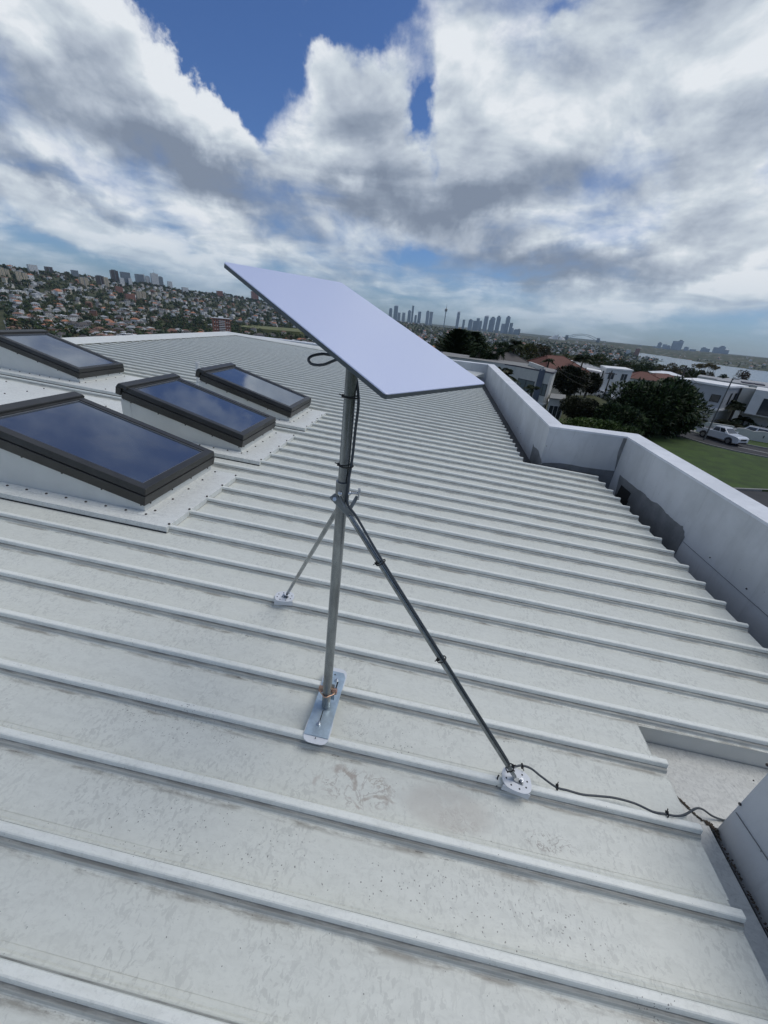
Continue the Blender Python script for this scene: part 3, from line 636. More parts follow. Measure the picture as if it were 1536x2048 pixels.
# ------------------------------------------------------------------ cable
def pole_side(t, off=.020, ang=0.0, r=None):
    q = PB+pm(t); view = Vector((q.x, q.y, 0)).normalized(); right = Vector((view.y, -view.x, 0)); return q+right*off*math.cos(ang)-view*off*math.sin(ang)
S2a, S2b = PB+hinge, PB+f2; sdir = (S2b-S2a).normalized()
view = Vector((.3, 1, 0)).normalized(); sr = sdir.cross(Vector((0, 1, 0))).normalized()
def strut_side(t, off=.0125):
    q = S2a+(S2b-S2a)*t; vw = q.normalized(); s = sdir.cross(vw).normalized()
    if s.x < 0: s = -s
    return q+s*off*.75-vw*off*.75
foot_end = S2b
cab = [PB+pm(LP)+Vector((.01, .05, .05)), PB+pm(LP)+Vector((-.05, -.02, .055)), at(668, 710, 1.11), at(645, 708, 1.11), at(624, 712, 1.10), at(617, 720, 1.09), at(626, 729, 1.08), at(648, 729, 1.07), at(676, 719, 1.06), at(703, 722, 1.03), pole_side(LP-.06, .024, .3), pole_side(LP-.15, .0235, .3), pole_side(LP-.24, .022, .4), pole_side(JT+.02, .022, .8), pole_side(JT-.05, .027, .9), strut_side(.02, .018), strut_side(.15), strut_side(.4), strut_side(.7), strut_side(.93)]
end = [at(1008, 1529, (RC.transposed()@foot_end).z*.985), at(1022, 1534, 1.44)]
z0 = 1.455
tail = [W(*v3) for v3 in ()]
def rp(x, y, w_):                                    # on the roof at height w_ over the rib crowns
    r = ray(x, y); q = O_+N_*w_; return r*(q.dot(N_)/r.dot(N_))
tail = [rp(1016, 1533, .022), rp(1030, 1533, .022), rp(1044, 1531, .022), rp(1062, 1537, .014), rp(1080, 1551, .004), rp(1112, 1574, .004), rp(1136, 1581, -.006), rp(1165, 1589, -.008), rp(1195, 1592, -.010), rp(1230, 1596, -.012), rp(1270, 1607, -.010), rp(1305, 1623, .000), rp(1331, 1628, .004), rp(1352, 1632, .004), rp(1370, 1629, -.02), rp(1392, 1617, -.05), rp(1406, 1619, -.09), rp(1425, 1632, -.13), rp(1450, 1641, -.147), rp(1475, 1643, -.147)]
pts = spline(cab+tail, 10)
ro = MB().tube([p for p in pts], .0040, 10).build('antenna_cable', M_gryc)
tag(ro, 'dark grey cable looping behind the dish and along the strut to the gutter', 'cable')
def tie(P, ax, r, tail_dir):
    m = MB(); a = Vector(ax).normalized(); n = a.orthogonal().normalized(); b = a.cross(n); q = 20
    m.tube([Vector(P)+(n*math.cos(2*math.pi*i/q)+b*math.sin(2*math.pi*i/q))*r for i in range(q+1)], .0021, 6, cap=False)
    td = Vector(tail_dir).normalized(); m.box((-.004, -.004, -.004), (.004, .004, .004), Matrix.Translation(Vector(P)+td*r)@orient(a, td)); bar(m, Vector(P)+td*r, Vector(P)+td*(r+.012)+a*.004, .003, .002, a)
    m.build('cable_tie', M_seal, ro)
VX = Vector((-1, .1, 0))
for t in (.30,): tie(PB+pm(LP-.062)+Vector((.004, 0, 0)), PX, .0225, VX)
tie(PB+pm(JT+.062)+Vector((.004, -.002, 0)), PX, .0215, VX)
tie(S2a+(S2b-S2a)*.155+Vector((.003,-.003,.002)), sdir, .0155, (-1, -.3, -.1)); tie(S2a+(S2b-S2a)*.50+Vector((.003,-.003,.002)), sdir, .0155, (-1, -.3, 0)); tie(S2a+(S2b-S2a)*.955+Vector((.003,-.003,.002)), sdir, .0155, (.6, 0, 1))
tie(rp(1044, 1531, .022), U_, .007, -V_); tie(rp(1114, 1575, .004), U_, .008, N_+V_); tie(rp(1334, 1629, .004), U_, .008, N_+V_)
m = MB(); m.tube(spline([rp(998, 1550, .01), rp(995, 1556, .004), rp(994.5, 1566, -.014), rp(993, 1573, -.02)], 4), .0028, 6); m.build('cable_tie', M_seal, ro)
# ------------------------------------------------------------------ land, harbour and town
SEA = -86.0
def elev(x, y): v = ray(x, y); return v.z/math.hypot(v.x, v.y)
def hor(x): return HY0+HS*(x-768)
def azi(x): v = ray(x, hor(x)); return math.atan2(v.x, v.y)
def Y(r, y): return (r, y, 1)
def Zp(r, z): return (r, z, 0)
RING = [6, 14, 25, 40, 60, 75, 90, 108, 135, 165, 200, 260, 330, 420, 520, 620, 720, 830, 950, 1080, 1220, 1380, 1550, 1750, 1950, 2150, 2350, 2600, 2900, 3250, 3600, 4000, 4500, 5000, 5600, 6300, 7200, 8300, 9600, 11500, 14000, 20000, 40000]
near = [Zp(6, -8.9), Zp(60, -9.2)]
COLS = {
 -420: [Zp(6,-9), Zp(60,-12), Zp(300,-50), Y(700, 700), Y(1100, 630), Y(1800, 540), Y(2400, 500), Zp(3500,-20), Zp(40000,-60)],
 -150: [Zp(6,-9), Zp(60,-12), Zp(300,-50), Y(650, 700), Y(1000, 645), Y(1500, 590), Y(2300, 512), Zp(3500,-20), Zp(40000,-60)],
 0:    [Zp(6,-9), Zp(60,-12), Zp(300,-52), Y(620, 700), Y(1000, 645), Y(1500, 592), Y(2000, 556), Y(2500, 530), Zp(3600,-25), Zp(40000,-60)],
 150:  [Zp(6,-9), Zp(60,-12), Zp(300,-52), Y(620, 702), Y(1000, 655), Y(1500, 610), Y(2100, 571), Y(2700, 550), Zp(3800,-30), Zp(40000,-60)],
 300:  [Zp(6,-9), Zp(60,-12), Zp(300,-52), Y(620, 705), Y(1000, 664), Y(1600, 622), Y(2400, 586), Y(3000, 569), Zp(4200,-40), Zp(40000,-60)],
 450:  [Zp(6,-9), Zp(60,-12), Zp(300,-52), Y(650, 705), Y(1000, 668), Y(1600, 643), Y(2500, 609), Y(3400, 589), Zp(4600,-40), Zp(40000,-60)],
 600:  [Zp(6,-9), Zp(60,-12), Zp(300,-52), Y(700, 705), Y(1100, 672), Y(1900, 650), Y(2800, 630), Y(3700, 613), Zp(5200,-45), Zp(40000,-60)],
 780:  [Zp(6,-9), Zp(60,-11), Zp(200,-30), Y(500, 728), Y(1100, 690), Y(2200, 668), Y(3200, 652), Y(4200, 641), Y(7000, 642), Zp(12000,-60), Zp(40000,-60)],
 900:  [Zp(6,-9), Zp(60,-11), Zp(200,-30), Y(500, 735), Y(1100, 705), Y(2200, 684), Y(3200, 668), Y(4200, 657), Y(7000, 656), Zp(12000,-65), Zp(40000,-60)],
 1050: [Zp(6,-9.2), Zp(60,-9.6), Zp(108,-12.5), Zp(135,-16), Zp(200,-30), Y(450, 752), Y(1000, 722), Y(1800, 703), Y(2800, 690), Y(4200, 680), Y(6300, 671), Zp(12000,-70), Zp(40000,-60)],
 1150: [Zp(6,-9.2), Zp(60,-9.4), Zp(108,-12.2), Zp(135,-15.8), Zp(200,-27), Y(450, 762), Y(1000, 730), Y(1700, 712), Y(2800, 700), Y(4200, 690), Y(6300, 681), Zp(12000,-70), Zp(40000,-60)],
 1230: [Zp(6,-9.2), Zp(70,-9.25), Zp(108,-11.8), Zp(150,-20), Y(450, 770), Y(1000, 740), Y(1700, 722), Y(2600, 710), Y(3500, 702), Y(4800, 694), Y(7500, 685), Zp(12000,-70), Zp(40000,-60)],
 1290: [Zp(6,-9.2), Zp(85,-9.2), Zp(150,-20), Y(450, 778), Y(1000, 748), Y(1600, 733), Zp(1800,-88), Zp(2100,-88), Zp(2300,-80), Zp(3300,-80), Zp(3600,-92), Zp(5300,-92), Zp(5700,-75), Y(8300, 691), Zp(14000,-70), Zp(40000,-60)],
 1350: [Zp(6,-9.2), Zp(85,-9.2), Zp(150,-20), Y(450, 785), Y(900, 760), Zp(1500,-78), Zp(1750,-90), Zp(2000,-90), Zp(2250,-84), Zp(2500,-92), Zp(4900,-92), Zp(5500,-70), Y(8300, 698), Zp(14000,-70), Zp(40000,-60)],
 1400: [Zp(6,-9.2), Zp(85,-9.2), Zp(150,-20), Y(450, 792), Y(900, 768), Zp(1600,-84), Zp(1850,-92), Zp(4300,-92), Zp(4800,-70), Y(7200, 703), Zp(14000,-70), Zp(40000,-60)],
 1536: [Zp(6,-9.2), Zp(85,-9.2), Zp(150,-20), Y(450, 806), Y(900, 785), Zp(1500,-84), Zp(1750,-92), Zp(3700,-92), Zp(4200,-65), Y(6300, 716), Zp(14000,-70), Zp(40000,-60)],
 1900: [Zp(6,-9.2), Zp(85,-9.2), Zp(150,-20), Zp(450,-60), Zp(900,-78), Zp(1500,-92), Zp(3700,-92), Zp(4200,-65), Zp(9300,-20), Zp(14000,-70), Zp(40000,-60)],
}
CX = sorted(COLS); CA = np.array([azi(x) for x in CX]); LR = np.log(np.array(RING))
TAB = np.array([np.interp(LR, [math.log(e[0]) for e in COLS[x]], [(e[1] if not e[2] else e[0]*elev(x, e[1])) for e in COLS[x]]) for x in CX])
def nz2(x, y, s, seed=0): return mnoise.noise(Vector((x/s, y/s, seed)))
def ground(x, y):
    r = max(6.0, math.hypot(x, y)); a = math.atan2(x, y)
    lr = math.log(r); j = min(len(RING)-2, max(0, int(np.searchsorted(LR, lr))-1)); t = min(1, max(0, (lr-LR[j])/(LR[j+1]-LR[j])))
    i = min(len(CX)-2, max(0, int(np.searchsorted(CA, a))-1)); s = min(1, max(0, (a-CA[i])/(CA[i+1]-CA[i])))
    z = (TAB[i,j]*(1-t)+TAB[i,j+1]*t)*(1-s)+(TAB[i+1,j]*(1-t)+TAB[i+1,j+1]*t)*s
    if r > 200: z += nz2(x, y, 260, 1)*min(6, r*.004)+nz2(x, y, 90, 2)*min(2, r*.002)
    return float(z)
def ground_r(x, y, r0=560, r1=4200):
    a = azi(x); best = (9, r0)
    for i in range(260):
        r = r0*(r1/r0)**(i/259); X, Y_ = r*math.sin(a), r*math.cos(a); P_ = Vector((X, Y_, ground(X, Y_))); yy = px(P_)[1]
        if yy < best[0] or best[0] == 9: best = (yy, r)
        if yy <= y: return r
    return best[1]
M_land = bpy.data.materials.new('land_cover'); M_land.use_nodes = True; k = NT(M_land.node_tree); p = k.n['Principled BSDF']
oc = k.node('ShaderNodeTexCoord').outputs['Object']
c = k.mix(k.ss(k.noise(oc, .012, 6, .65).outputs['Fac'], .3, .7), (.040, .050, .024), (.085, .088, .045))
vo = k.node('ShaderNodeTexVoronoi'); k.put(vo.inputs['Vector'], oc); vo.inputs['Scale'].default_value = .022
hs_ = k.xyz(vo.outputs['Color']); hm = k.m('MULTIPLY', k.ss(vo.outputs['Distance'], .42, .30), k.m('GREATER_THAN', k.m('ADD', hs_[0], k.m('MULTIPLY', k.noise(oc, .0016, 3).outputs['Fac'], .7)), .98))
far_ = k.ss(k.vm('LENGTH', oc), 3200, 4200)
c = k.mix(k.m('MULTIPLY', hm, far_), c, k.ramp(hs_[1], [(0, (.45, .45, .43)), (.45, (.30, .27, .23)), (.7, (.30, .13, .08)), (1, (.16, .14, .12))]))
k.put(p.inputs['Base Color'], c); p.inputs['Roughness'].default_value = .95; p.inputs['Specular IOR Level'].default_value = .1
NA = 260; A0, A1 = R_(-75), R_(75)
vs, fs = [], []
RR = list(np.exp(np.linspace(math.log(6), math.log(40000), 190)))
for r in RR:
    for i in range(NA+1):
        a = A0+(A1-A0)*i/NA; x, y = r*math.sin(a), r*math.cos(a); vs.append((x, y, ground(x, y)))
fs = [(j*(NA+1)+i, j*(NA+1)+i+1, (j+1)*(NA+1)+i+1, (j+1)*(NA+1)+i) for j in range(len(RR)-1) for i in range(NA)]
mb = MB(); mb.add(vs, fs, True); tag(mb.build('terrain', M_land), kind='structure')
mb = MB(); n = 48   # ground behind and under the house
bk = [(45000*math.sin(A1+(2*math.pi-(A1-A0))*q/n), 45000*math.cos(A1+(2*math.pi-(A1-A0))*q/n), -9.2-(60 if 0 < q < n else 0)) for q in range(n+1)]
mb.add([(0, 0, -9.05)]+[(7*math.sin(math.atan2(p[0], p[1])), 7*math.cos(math.atan2(p[0], p[1])), -9.05) for p in bk]+bk, [(0, 1+q, 2+q) for q in range(n)]+[(1+q, n+2+q, n+3+q, 2+q) for q in range(n)])
mb.add([(7*math.sin(A0+(A1-A0)*q/12), 7*math.cos(A0+(A1-A0)*q/12), -9.05) for q in range(13)]+[(0, 0, -9.05)], [(q, 13, q+1) for q in range(12)])
tag(mb.build('ground', M_land), kind='structure')
m = bpy.data.materials.new('harbour_water'); m.use_nodes = True; k = NT(m.node_tree); p = k.n['Principled BSDF']
k.put(p.inputs['Base Color'], (.05, .085, .11)); p.inputs['Roughness'].default_value = .22; p.inputs['Specular IOR Level'].default_value = .5
b = k.node('ShaderNodeBump'); b.inputs['Strength'].default_value = .6; b.inputs['Distance'].default_value = 1.5
oc = k.node('ShaderNodeTexCoord').outputs['Object']; k.put(b.inputs['Height'], k.noise(k.vm('MULTIPLY', oc, (.012, .03, .03)), 1, 6, .6).outputs['Fac']); k.l.new(b.outputs[0], p.inputs['Normal'])
mb = MB(); q = 24; mb.add([(30000*math.sin(A0+(A1-A0)*i/q), 30000*math.cos(A0+(A1-A0)*i/q), SEA) for i in range(q+1)]+[(800*math.sin(A0+(A1-A0)*i/q), 800*math.cos(A0+(A1-A0)*i/q), SEA) for i in range(q+1)], [(i, q+1+i, q+2+i, i+1) for i in range(q)])
tag(mb.build('harbour_water', m), kind='structure')

# --- palette shared by the distant town
def flat(name, col, rough=.8, var=.15, vs=.4): return mat(name, col, rough, var=var, vs=vs)
WALLS = [('white', flat('white_house_wall', (.80, .80, .78))), ('cream', flat('cream_house_wall', (.68, .62, .49))), ('brick', flat('brick_house_wall', (.30, .15, .10))), ('grey', flat('grey_house_wall', (.38, .38, .38))), ('pale', flat('pale_house_wall', (.66, .63, .57)))]
ROOFS = [('orange tiled', flat('orange_tile_roof', (.46, .20, .11))), ('dark tiled', flat('dark_tile_roof', (.10, .09, .085))), ('grey metal', flat('grey_metal_roof', (.34, .35, .36))), ('white flat', flat('white_flat_roof', (.80, .81, .82))), ('brown tiled', flat('brown_tile_roof', (.22, .12, .085)))]
M_win = mat('window_glass', (.035, .045, .055), .12, spec=.8)
M_fol = []
def fol(name, c, c2, vs=.5):
    m = mat(name, c, .75, var=.5, vs=vs, col2=c2, spec=.2); M_fol.append(m); return m
fol('dark_foliage', (.066, .094, .030), (.032, .050, .018)); fol('olive_foliage', (.11, .118, .040), (.055, .065, .024)); fol('brown_green_foliage', (.125, .105, .058), (.062, .056, .032)); fol('deep_green_foliage', (.040, .066, .026), (.018, .034, .014)); fol('yellow_green_foliage', (.125, .140, .040), (.055, .070, .025))
M_bark = mat('bark', (.10, .085, .07), .9, var=.4, vs=3)
# house blocks for the hillsides: walls with window rows + hip or flat roof
def house_mesh(name, w_, d_, h, kind, wall, roof, rgx):
    m = MB(); m.cur = 0; m.box((-w_/2, -d_/2, -8), (w_/2, d_/2, h))
    if rgx.random() < .5: m.box((-w_/2-w_*.25, -d_*.3, -8), (-w_/2, d_*.35, h*.7))
    m.cur = 1
    if kind == 'hip':
        e = .5; rh = w_*.22; m.prism([(-w_/2-e, -d_/2-e), (w_/2+e, -d_/2-e), (w_/2+e, d_/2+e), (-w_/2-e, d_/2+e)], h, h+rh, None, [(-w_*.2, -.2), (w_*.2, -.2), (w_*.2, .2), (-w_*.2, .2)])
    else:
        m.box((-w_/2-.3, -d_/2-.3, h), (w_/2+.3, d_/2+.3, h+.35)); m.box((-w_*.15, -d_*.1, h+.35), (w_*.1, d_*.2, h+1.3))
    m.cur = 2
    nf = max(1, round(h/3))
    for f in range(nf):
        nx = max(2, int(w_/3))
        for i in range(nx):
            if rgx.random() < .2: continue
            x = -w_/2+w_*(i+.5)/nx; z = .9+f*3; 
            for s in (-1, 1): m.box((x-.55, s*d_/2-.06, z), (x+.55, s*d_/2+.06, z+1.3))
        ny = max(2, int(d_/3.5))
        for i in range(ny):
            y = -d_/2+d_*(i+.5)/ny; z = .9+f*3
            for s in (-1, 1): m.box((s*w_/2-.06, y-.55, z), (s*w_/2+.06, y+.55, z+1.3))
    me = m.build(name, [wall, roof, M_win]); d = me.data; bpy.data.objects.remove(me); return d
rg = random.Random(11); HM = []
for wi in range(5):
    for ri in range(5):
        kind = 'flat' if ri == 3 or (ri == 2 and wi % 2) else 'hip'; h = rg.choice([3.2, 6, 6, 8.5])
        HM.append((house_mesh('hillside_house', rg.uniform(9, 17), rg.uniform(8, 13), h, kind, WALLS[wi][1], ROOFS[ri][1], rg), WALLS[wi][0], ROOFS[ri][0], h))
WT = [8, 3, 1.4, 1.2, 3.5]; RT = [1.1, 2.4, 2.4, 3.8, 2.2]
HW = [WT[q//5]*RT[q%5] for q in range(25)]
# leafy crown: many small faces spread through an uneven volume
def crown(m, c, rx, rz, nleaf, ls, rgx, lobes=6, flat_=False):
    c = Vector(c); L = []
    for i in range(lobes):
        a = rgx.uniform(0, 6.28); rr = rx*rgx.uniform(.25, .62); L.append((Vector((math.cos(a)*rr, math.sin(a)*rr, rgx.uniform(-.45, .5)*rz)), rx*rgx.uniform(.38, .6), rz*rgx.uniform(.35, .6)))
    L.append((Vector((0, 0, rz*.15)), rx*.6, rz*.7)); vs = []; fs = []
    for i in range(nleaf):
        o, a_, b_ = L[i % len(L)]
        d = Vector((rgx.gauss(0, 1), rgx.gauss(0, 1), rgx.gauss(0, 1))).normalized(); q = rgx.uniform(.55, 1.04)
        p_ = c+o+Vector((d.x*a_*q, d.y*a_*q, d.z*b_*q)); n_ = (d+Vector((rgx.gauss(0, .5), rgx.gauss(0, .5), rgx.gauss(.3, .5)))).normalized()
        t_ = n_.orthogonal().normalized(); t_ = Matrix.Rotation(rgx.uniform(0, 6.28), 3, n_)@t_; b2 = n_.cross(t_); s = ls*rgx.uniform(.6, 1.4); b = len(vs)
        vs += [p_-t_*s, p_-b2*s*.7, p_+t_*s, p_+b2*s*.7]; fs.append((b, b+1, b+2, b+3))
    m.add(vs, fs)
def tree_mesh(kind, seed, nleaf=260, ls=.75):
    rgx = random.Random(seed); m = MB(); m.cur = 1
    if kind == 'round':
        m.tube([(0, 0, -1), (.2, 0, 2.5), (0, .2, 5)], [.35, .28, .12], 6); m.cur = 0; crown(m, (0, 0, 5.2), 4.6, 3.4, nleaf, ls, rgx, 7)
    elif kind == 'tall':
        m.tube([(0, 0, -1), (.2, 0, 6), (0, .2, 10)], [.4, .3, .1], 6); m.cur = 0; crown(m, (0, 0, 8.5), 3.8, 5.2, nleaf, ls, rgx, 8)
    elif kind == 'pine':
        m.tube([(0, 0, -1), (0, 0, 20)], [.45, .06], 6); m.cur = 0; vs = []; fs = []
        for t in range(22):
            z = 3+t*.78; R = 4.6*(1-t/22.5)+.3
            for q in range(12):
                a = q*.5236+t*.4+rgx.uniform(-.1, .1)
                for s in range(5):
                    rr = R*(s+.5)/5; c = Vector((math.cos(a)*rr, math.sin(a)*rr, z+rr*.16+rgx.uniform(-.15, .15))); l_ = Vector((math.cos(a), math.sin(a), .2))*R*.13; si = Vector((-math.sin(a), math.cos(a), 0))*.42; b = len(vs)
                    vs += [c-l_, c-si+Vector((0,0,.25)), c+l_, c+si+Vector((0,0,.2))]; fs.append((b, b+1, b+2, b+3))
        m.add(vs, fs)
    elif kind == 'bush':
        m.tube([(0, 0, -1), (0, 0, 1.6)], [.2, .1], 5); m.cur = 0; crown(m, (0, 0, 1.8), 2.6, 1.7, nleaf, ls*.7, rgx, 5)
    o = m.build('t', [M_fol[0], M_bark]); return o
TM = []
for s, (kd, fi) in enumerate([('round', 0), ('round', 1), ('round', 2), ('tall', 3), ('tall', 0), ('round', 3), ('pine', 3), ('round', 4), ('bush', 1), ('tall', 2)]):
    o = tree_mesh(kd, 30+s, 420, .62); d = o.data; bpy.data.objects.remove(o); d.materials[0] = M_fol[fi]; TM.append((d, kd, fi))
# --- scatter
def zone(az, r):
    """what grows or stands at a bearing (as an image column) and distance"""
    return None
def colx(a): return 768+861*math.tan(a)
def park(x, r): return (470 < x < 620 and 1000 < r < 1400)
def wood(x, r, X, Y_):
    if 250 < x < 620 and 900 < r < 1500: return True
    if 700 < x < 1350 and 500 < r < 1500 and nz2(X, Y_, 300, 9) > -.25: return True
    return nz2(X, Y_, 170, 5) > .42
rg = random.Random(77); H, T = [], []
def try_point(a, r):
    X, Y_ = r*math.sin(a), r*math.cos(a); z = ground(X, Y_)
    return X, Y_, z
for q in range(9000):
    a = R_(rg.uniform(-43.5, 43.5)); u = rg.random(); x = colx(a); r = (620*(3300/620)**u if x < 640 else 1/((1-u)/700+u/5600)); X, Y_, z = try_point(a, r)
    if z < SEA+1.5 or park(x, r): continue
    if r < 560 or (x > 640 and r < 900): continue
    if x < 640 and r > 3300: continue
    if wood(x, r, X, Y_):
        if rg.random() < .88: continue
    if x > 1500 and r < 1800: continue
    if any((X-h[0])**2+(Y_-h[1])**2 < 15**2 for h in H[-500:]): continue
    H.append((X, Y_, z, r, a))
    if len(H) > 1900: break
for q in range(30000):
    a = R_(rg.uniform(-43.8, 43.8)); u = rg.random(); x = colx(a); r = (560*(3400/560)**u if x < 640 else (1/((1-u)/360+u/800) if rg.random() < .12 else 600*(5600/600)**u)); X, Y_, z = try_point(a, r)
    if z < SEA+1 or park(x, r): continue
    if x < 640 and r > 3400: continue
    if x > 640 and (r < 360 or r > 4400): continue
    if x > 1100 and r < 420 and rg.random() < .4: continue
    T.append((X, Y_, z, r, a))
    if len(T) > 15000: break
for q in range(900):    # tree line along the left ridge
    x = rg.uniform(-20, 640); a = azi(x); i = np.interp(x, [0, 150, 300, 450, 600], [2480, 2680, 2980, 3380, 3680]); r = i*rg.uniform(.93, 1.02); X, Y_, z = try_point(a, r); T.append((X, Y_, z+rg.uniform(0, 4), r, a))
for x, y1, wp in ((13, 556, 20), (48, 563, 24), (68, 542, 16), (100, 545, 16), (152, 552, 14), (170, 570, 16), (210, 570, 24), (232, 562, 16), (254, 567, 22), (285, 565, 22), (297, 564, 10), (311, 565, 18), (323, 566, 10), (341, 573, 12), (371, 583, 16), (285, 598, 20), (262, 601, 20), (240, 586, 16), (510, 597, 16), (440, 590, 14), (544, 600, 12), (25, 531, 50)):
    r0 = ground_r(x, y1+5)
    for q in range(int(wp*1.2)):
        a = azi(x+rg.uniform(-.8, .8)*wp); r = r0-rg.uniform(14, 70) if wp < 50 else r0+rg.uniform(-60, 60); X, Y_, z = try_point(a, r); T.append((X, Y_, z+rg.uniform(0, 3), r, a))
H.sort(key=lambda h: h[3]); T.sort(key=lambda t: t[3])
def zone_text(r, a):
    x = colx(a)
    if x < 640: return 'on the left hillside' if r > 950 else 'below the left hillside'
    return 'in front of the city skyline' if x < 1100 else 'near the harbour'
def merge(lst, name, mats, kindlab):
    """far repeats past the first 300: one object"""
    V, Fc, MI_, off = [], [], [], 0
    for (d, M, mi) in lst:
        n = len(d.vertices); co = np.empty(n*3); d.vertices.foreach_get('co', co); co = co.reshape(-1, 3)
        A = np.array(M); co = co@A[:3,:3].T+A[:3,3]; V.append(co)
        for p_ in d.polygons: Fc.append([off+i for i in p_.vertices]); MI_.append(mi[p_.material_index])
        off += n
    me = bpy.data.meshes.new(name); me.from_pydata(np.concatenate(V).tolist(), [], Fc)
    for m in mats: me.materials.append(m)
    me.polygons.foreach_set('material_index', MI_); me.update(); o = bpy.data.objects.new(name, me); COL.objects.link(o); return tag(o, kind='stuff')
allm = [w_[1] for w_ in WALLS]+[r_[1] for r_ in ROOFS]+[M_win]
bulk = []
for i, (X, Y_, z, r, a) in enumerate(H):
    q = rg.choices(range(25), HW)[0]; d, wn, rn, hh = HM[q]
    if colx(a) > 640 and r > 1500 and rg.random() < .5: q = rg.choice([2, 3, 0, 15, 21]); d, wn, rn, hh = HM[q]
    M = Matrix.Translation((X, Y_, z+1.7+min(3, r*.0013)))@Matrix.Rotation(rg.choice([0, .4, .9, 1.3])+rg.uniform(-.2, .2), 4, 'Z')@Matrix.Scale(rg.uniform(.7, 1.15), 4)
    if i < 300:
        o = bpy.data.objects.new('hillside_house', d); COL.objects.link(o); o.matrix_world = M
        tag(o, f'{wn} walled house with {rn} roof {zone_text(r, a)}', 'house', f'{wn} walled {rn} roofed houses {zone_text(r, a)}')
    else: bulk.append((d, M, [q//5, 5+q%5, 10]))
merge(bulk, 'distant_houses', allm, 'houses')
bulk = []; fm = list(M_fol)+[M_bark]
SP_T = {'round': 'round crowned', 'tall': 'tall', 'pine': 'conical pine', 'bush': 'low bushy'}
CL_T = ['dark green', 'olive green', 'brownish green', 'deep green', 'yellow green']
# low-cost crowns for the far wood
for i, (X, Y_, z, r, a) in enumerate(T):
    d, kd, fi = rg.choices(TM, [5, 3, 3, 3, 3, 4, .15 if r > 900 else 0, 1, 2, 2])[0]; s = rg.uniform(.65, 1.4)*(1.0 if r < 2500 else 1.15)
    M = Matrix.Translation((X, Y_, z-.3))@Matrix.Rotation(rg.uniform(0, 6.28), 4, 'Z')@Matrix.Diagonal((s*rg.uniform(.9, 1.2), s, s*rg.uniform(.8, 1.15), 1))
    if i < 300:
        o = bpy.data.objects.new('distant_tree', d); COL.objects.link(o); o.matrix_world = M
        tag(o, f'{SP_T[kd]} {CL_T[fi]} tree {zone_text(r, a)}', 'tree', f'{SP_T[kd]} {CL_T[fi]} trees {zone_text(r, a)}')
    else: bulk.append((X, Y_, z, s, kd, fi, M, r))
# cheap leaf clumps for the mass: 40 faces each, built with numpy
nr = np.random.RandomState(4); Vs, Ms = [], []
for (X, Y_, z, s, kd, fi, M, r) in bulk:
    n = 46 if r < 1800 else 26; d = nr.normal(size=(n, 3)); d /= np.linalg.norm(d, axis=1)[:, None]
    R3 = np.array([4.4, 4.4, 3.2 if kd != 'tall' else 5.0])*s; c = np.array([X, Y_, z+(4.2 if kd != 'tall' else 6.5)*s])+d*R3*nr.uniform(.5, 1.05, (n, 1))
    nn = d+nr.normal(size=(n, 3))*.35; nn /= np.linalg.norm(nn, axis=1)[:, None]
    t = np.cross(nn, nr.normal(size=(n, 3))); t /= np.linalg.norm(t, axis=1)[:, None]; b = np.cross(nn, t); L = (nr.uniform(.9, 1.9, (n, 1))*s)*(1 if r < 1800 else 1.5)
    Vs.append(np.stack([c-t*L, c-b*L*.8, c+t*L, c+b*L*.8], 1).reshape(-1, 3)); Ms += [fi]*n
V = np.concatenate(Vs); nf = len(V)//4; me = bpy.data.meshes.new('distant_woodland'); me.vertices.add(len(V)); me.vertices.foreach_set('co', V.ravel())
me.loops.add(nf*4); me.loops.foreach_set('vertex_index', np.arange(nf*4)); me.polygons.add(nf); me.polygons.foreach_set('loop_start', np.arange(nf)*4); me.polygons.foreach_set('loop_total', np.full(nf, 4)) if False else None
me.polygons.foreach_set('material_index', Ms)
for m_ in M_fol: me.materials.append(m_)
me.update(calc_edges=True); o = bpy.data.objects.new('distant_woodland', me); COL.objects.link(o); tag(o, kind='stuff')
# park oval
g = [ath(x, y, r) for x, y, r in ((478, 650, 1250), (500, 648, 1330), (600, 660, 1380), (640, 664, 1360), (600, 668, 1180), (520, 661, 1160), (480, 655, 1200))]
mb = MB(); mb.prism([(p_.x, p_.y) for p_ in g], min(p_.z for p_ in g)-30, sum(p_.z for p_ in g)/len(g)+2); tag(mb.build('park_lawn', flat('park_grass', (.16, .17, .06), .95, .3, .02)), kind='structure')
# --- blocks of flats and towers: (pixel x of centre, pixel y of top, y of foot, width px, distance, wall colour, name of look)
def tower_mat(name, col, wcol, fl, bay, rough=.6):
    m = bpy.data.materials.new(name); m.use_nodes = True; k = NT(m.node_tree); p = k.n['Principled BSDF']
    x, y, z = k.xyz(k.node('ShaderNodeTexCoord').outputs['Object'])
    fz = k.m('FRACT', k.m('DIVIDE', z, fl)); fx = k.m('FRACT', k.m('DIVIDE', k.m('ADD', x, k.m('MULTIPLY', y, 1.0)), bay))
    nzf = k.node('ShaderNodeNewGeometry').outputs['Normal']; up_ = k.m('ABSOLUTE', k.xyz(nzf)[2])
    wn = k.m('MULTIPLY', k.m('MULTIPLY', k.ss(fz, .30, .36), k.ss(fx, .22, .28)), k.m('LESS_THAN', up_, .5))
    k.put(p.inputs['Base Color'], k.mix(wn, col, wcol)); k.put(p.inputs['Roughness'], k.m('MULTIPLY_ADD', wn, -.4, rough)); return m
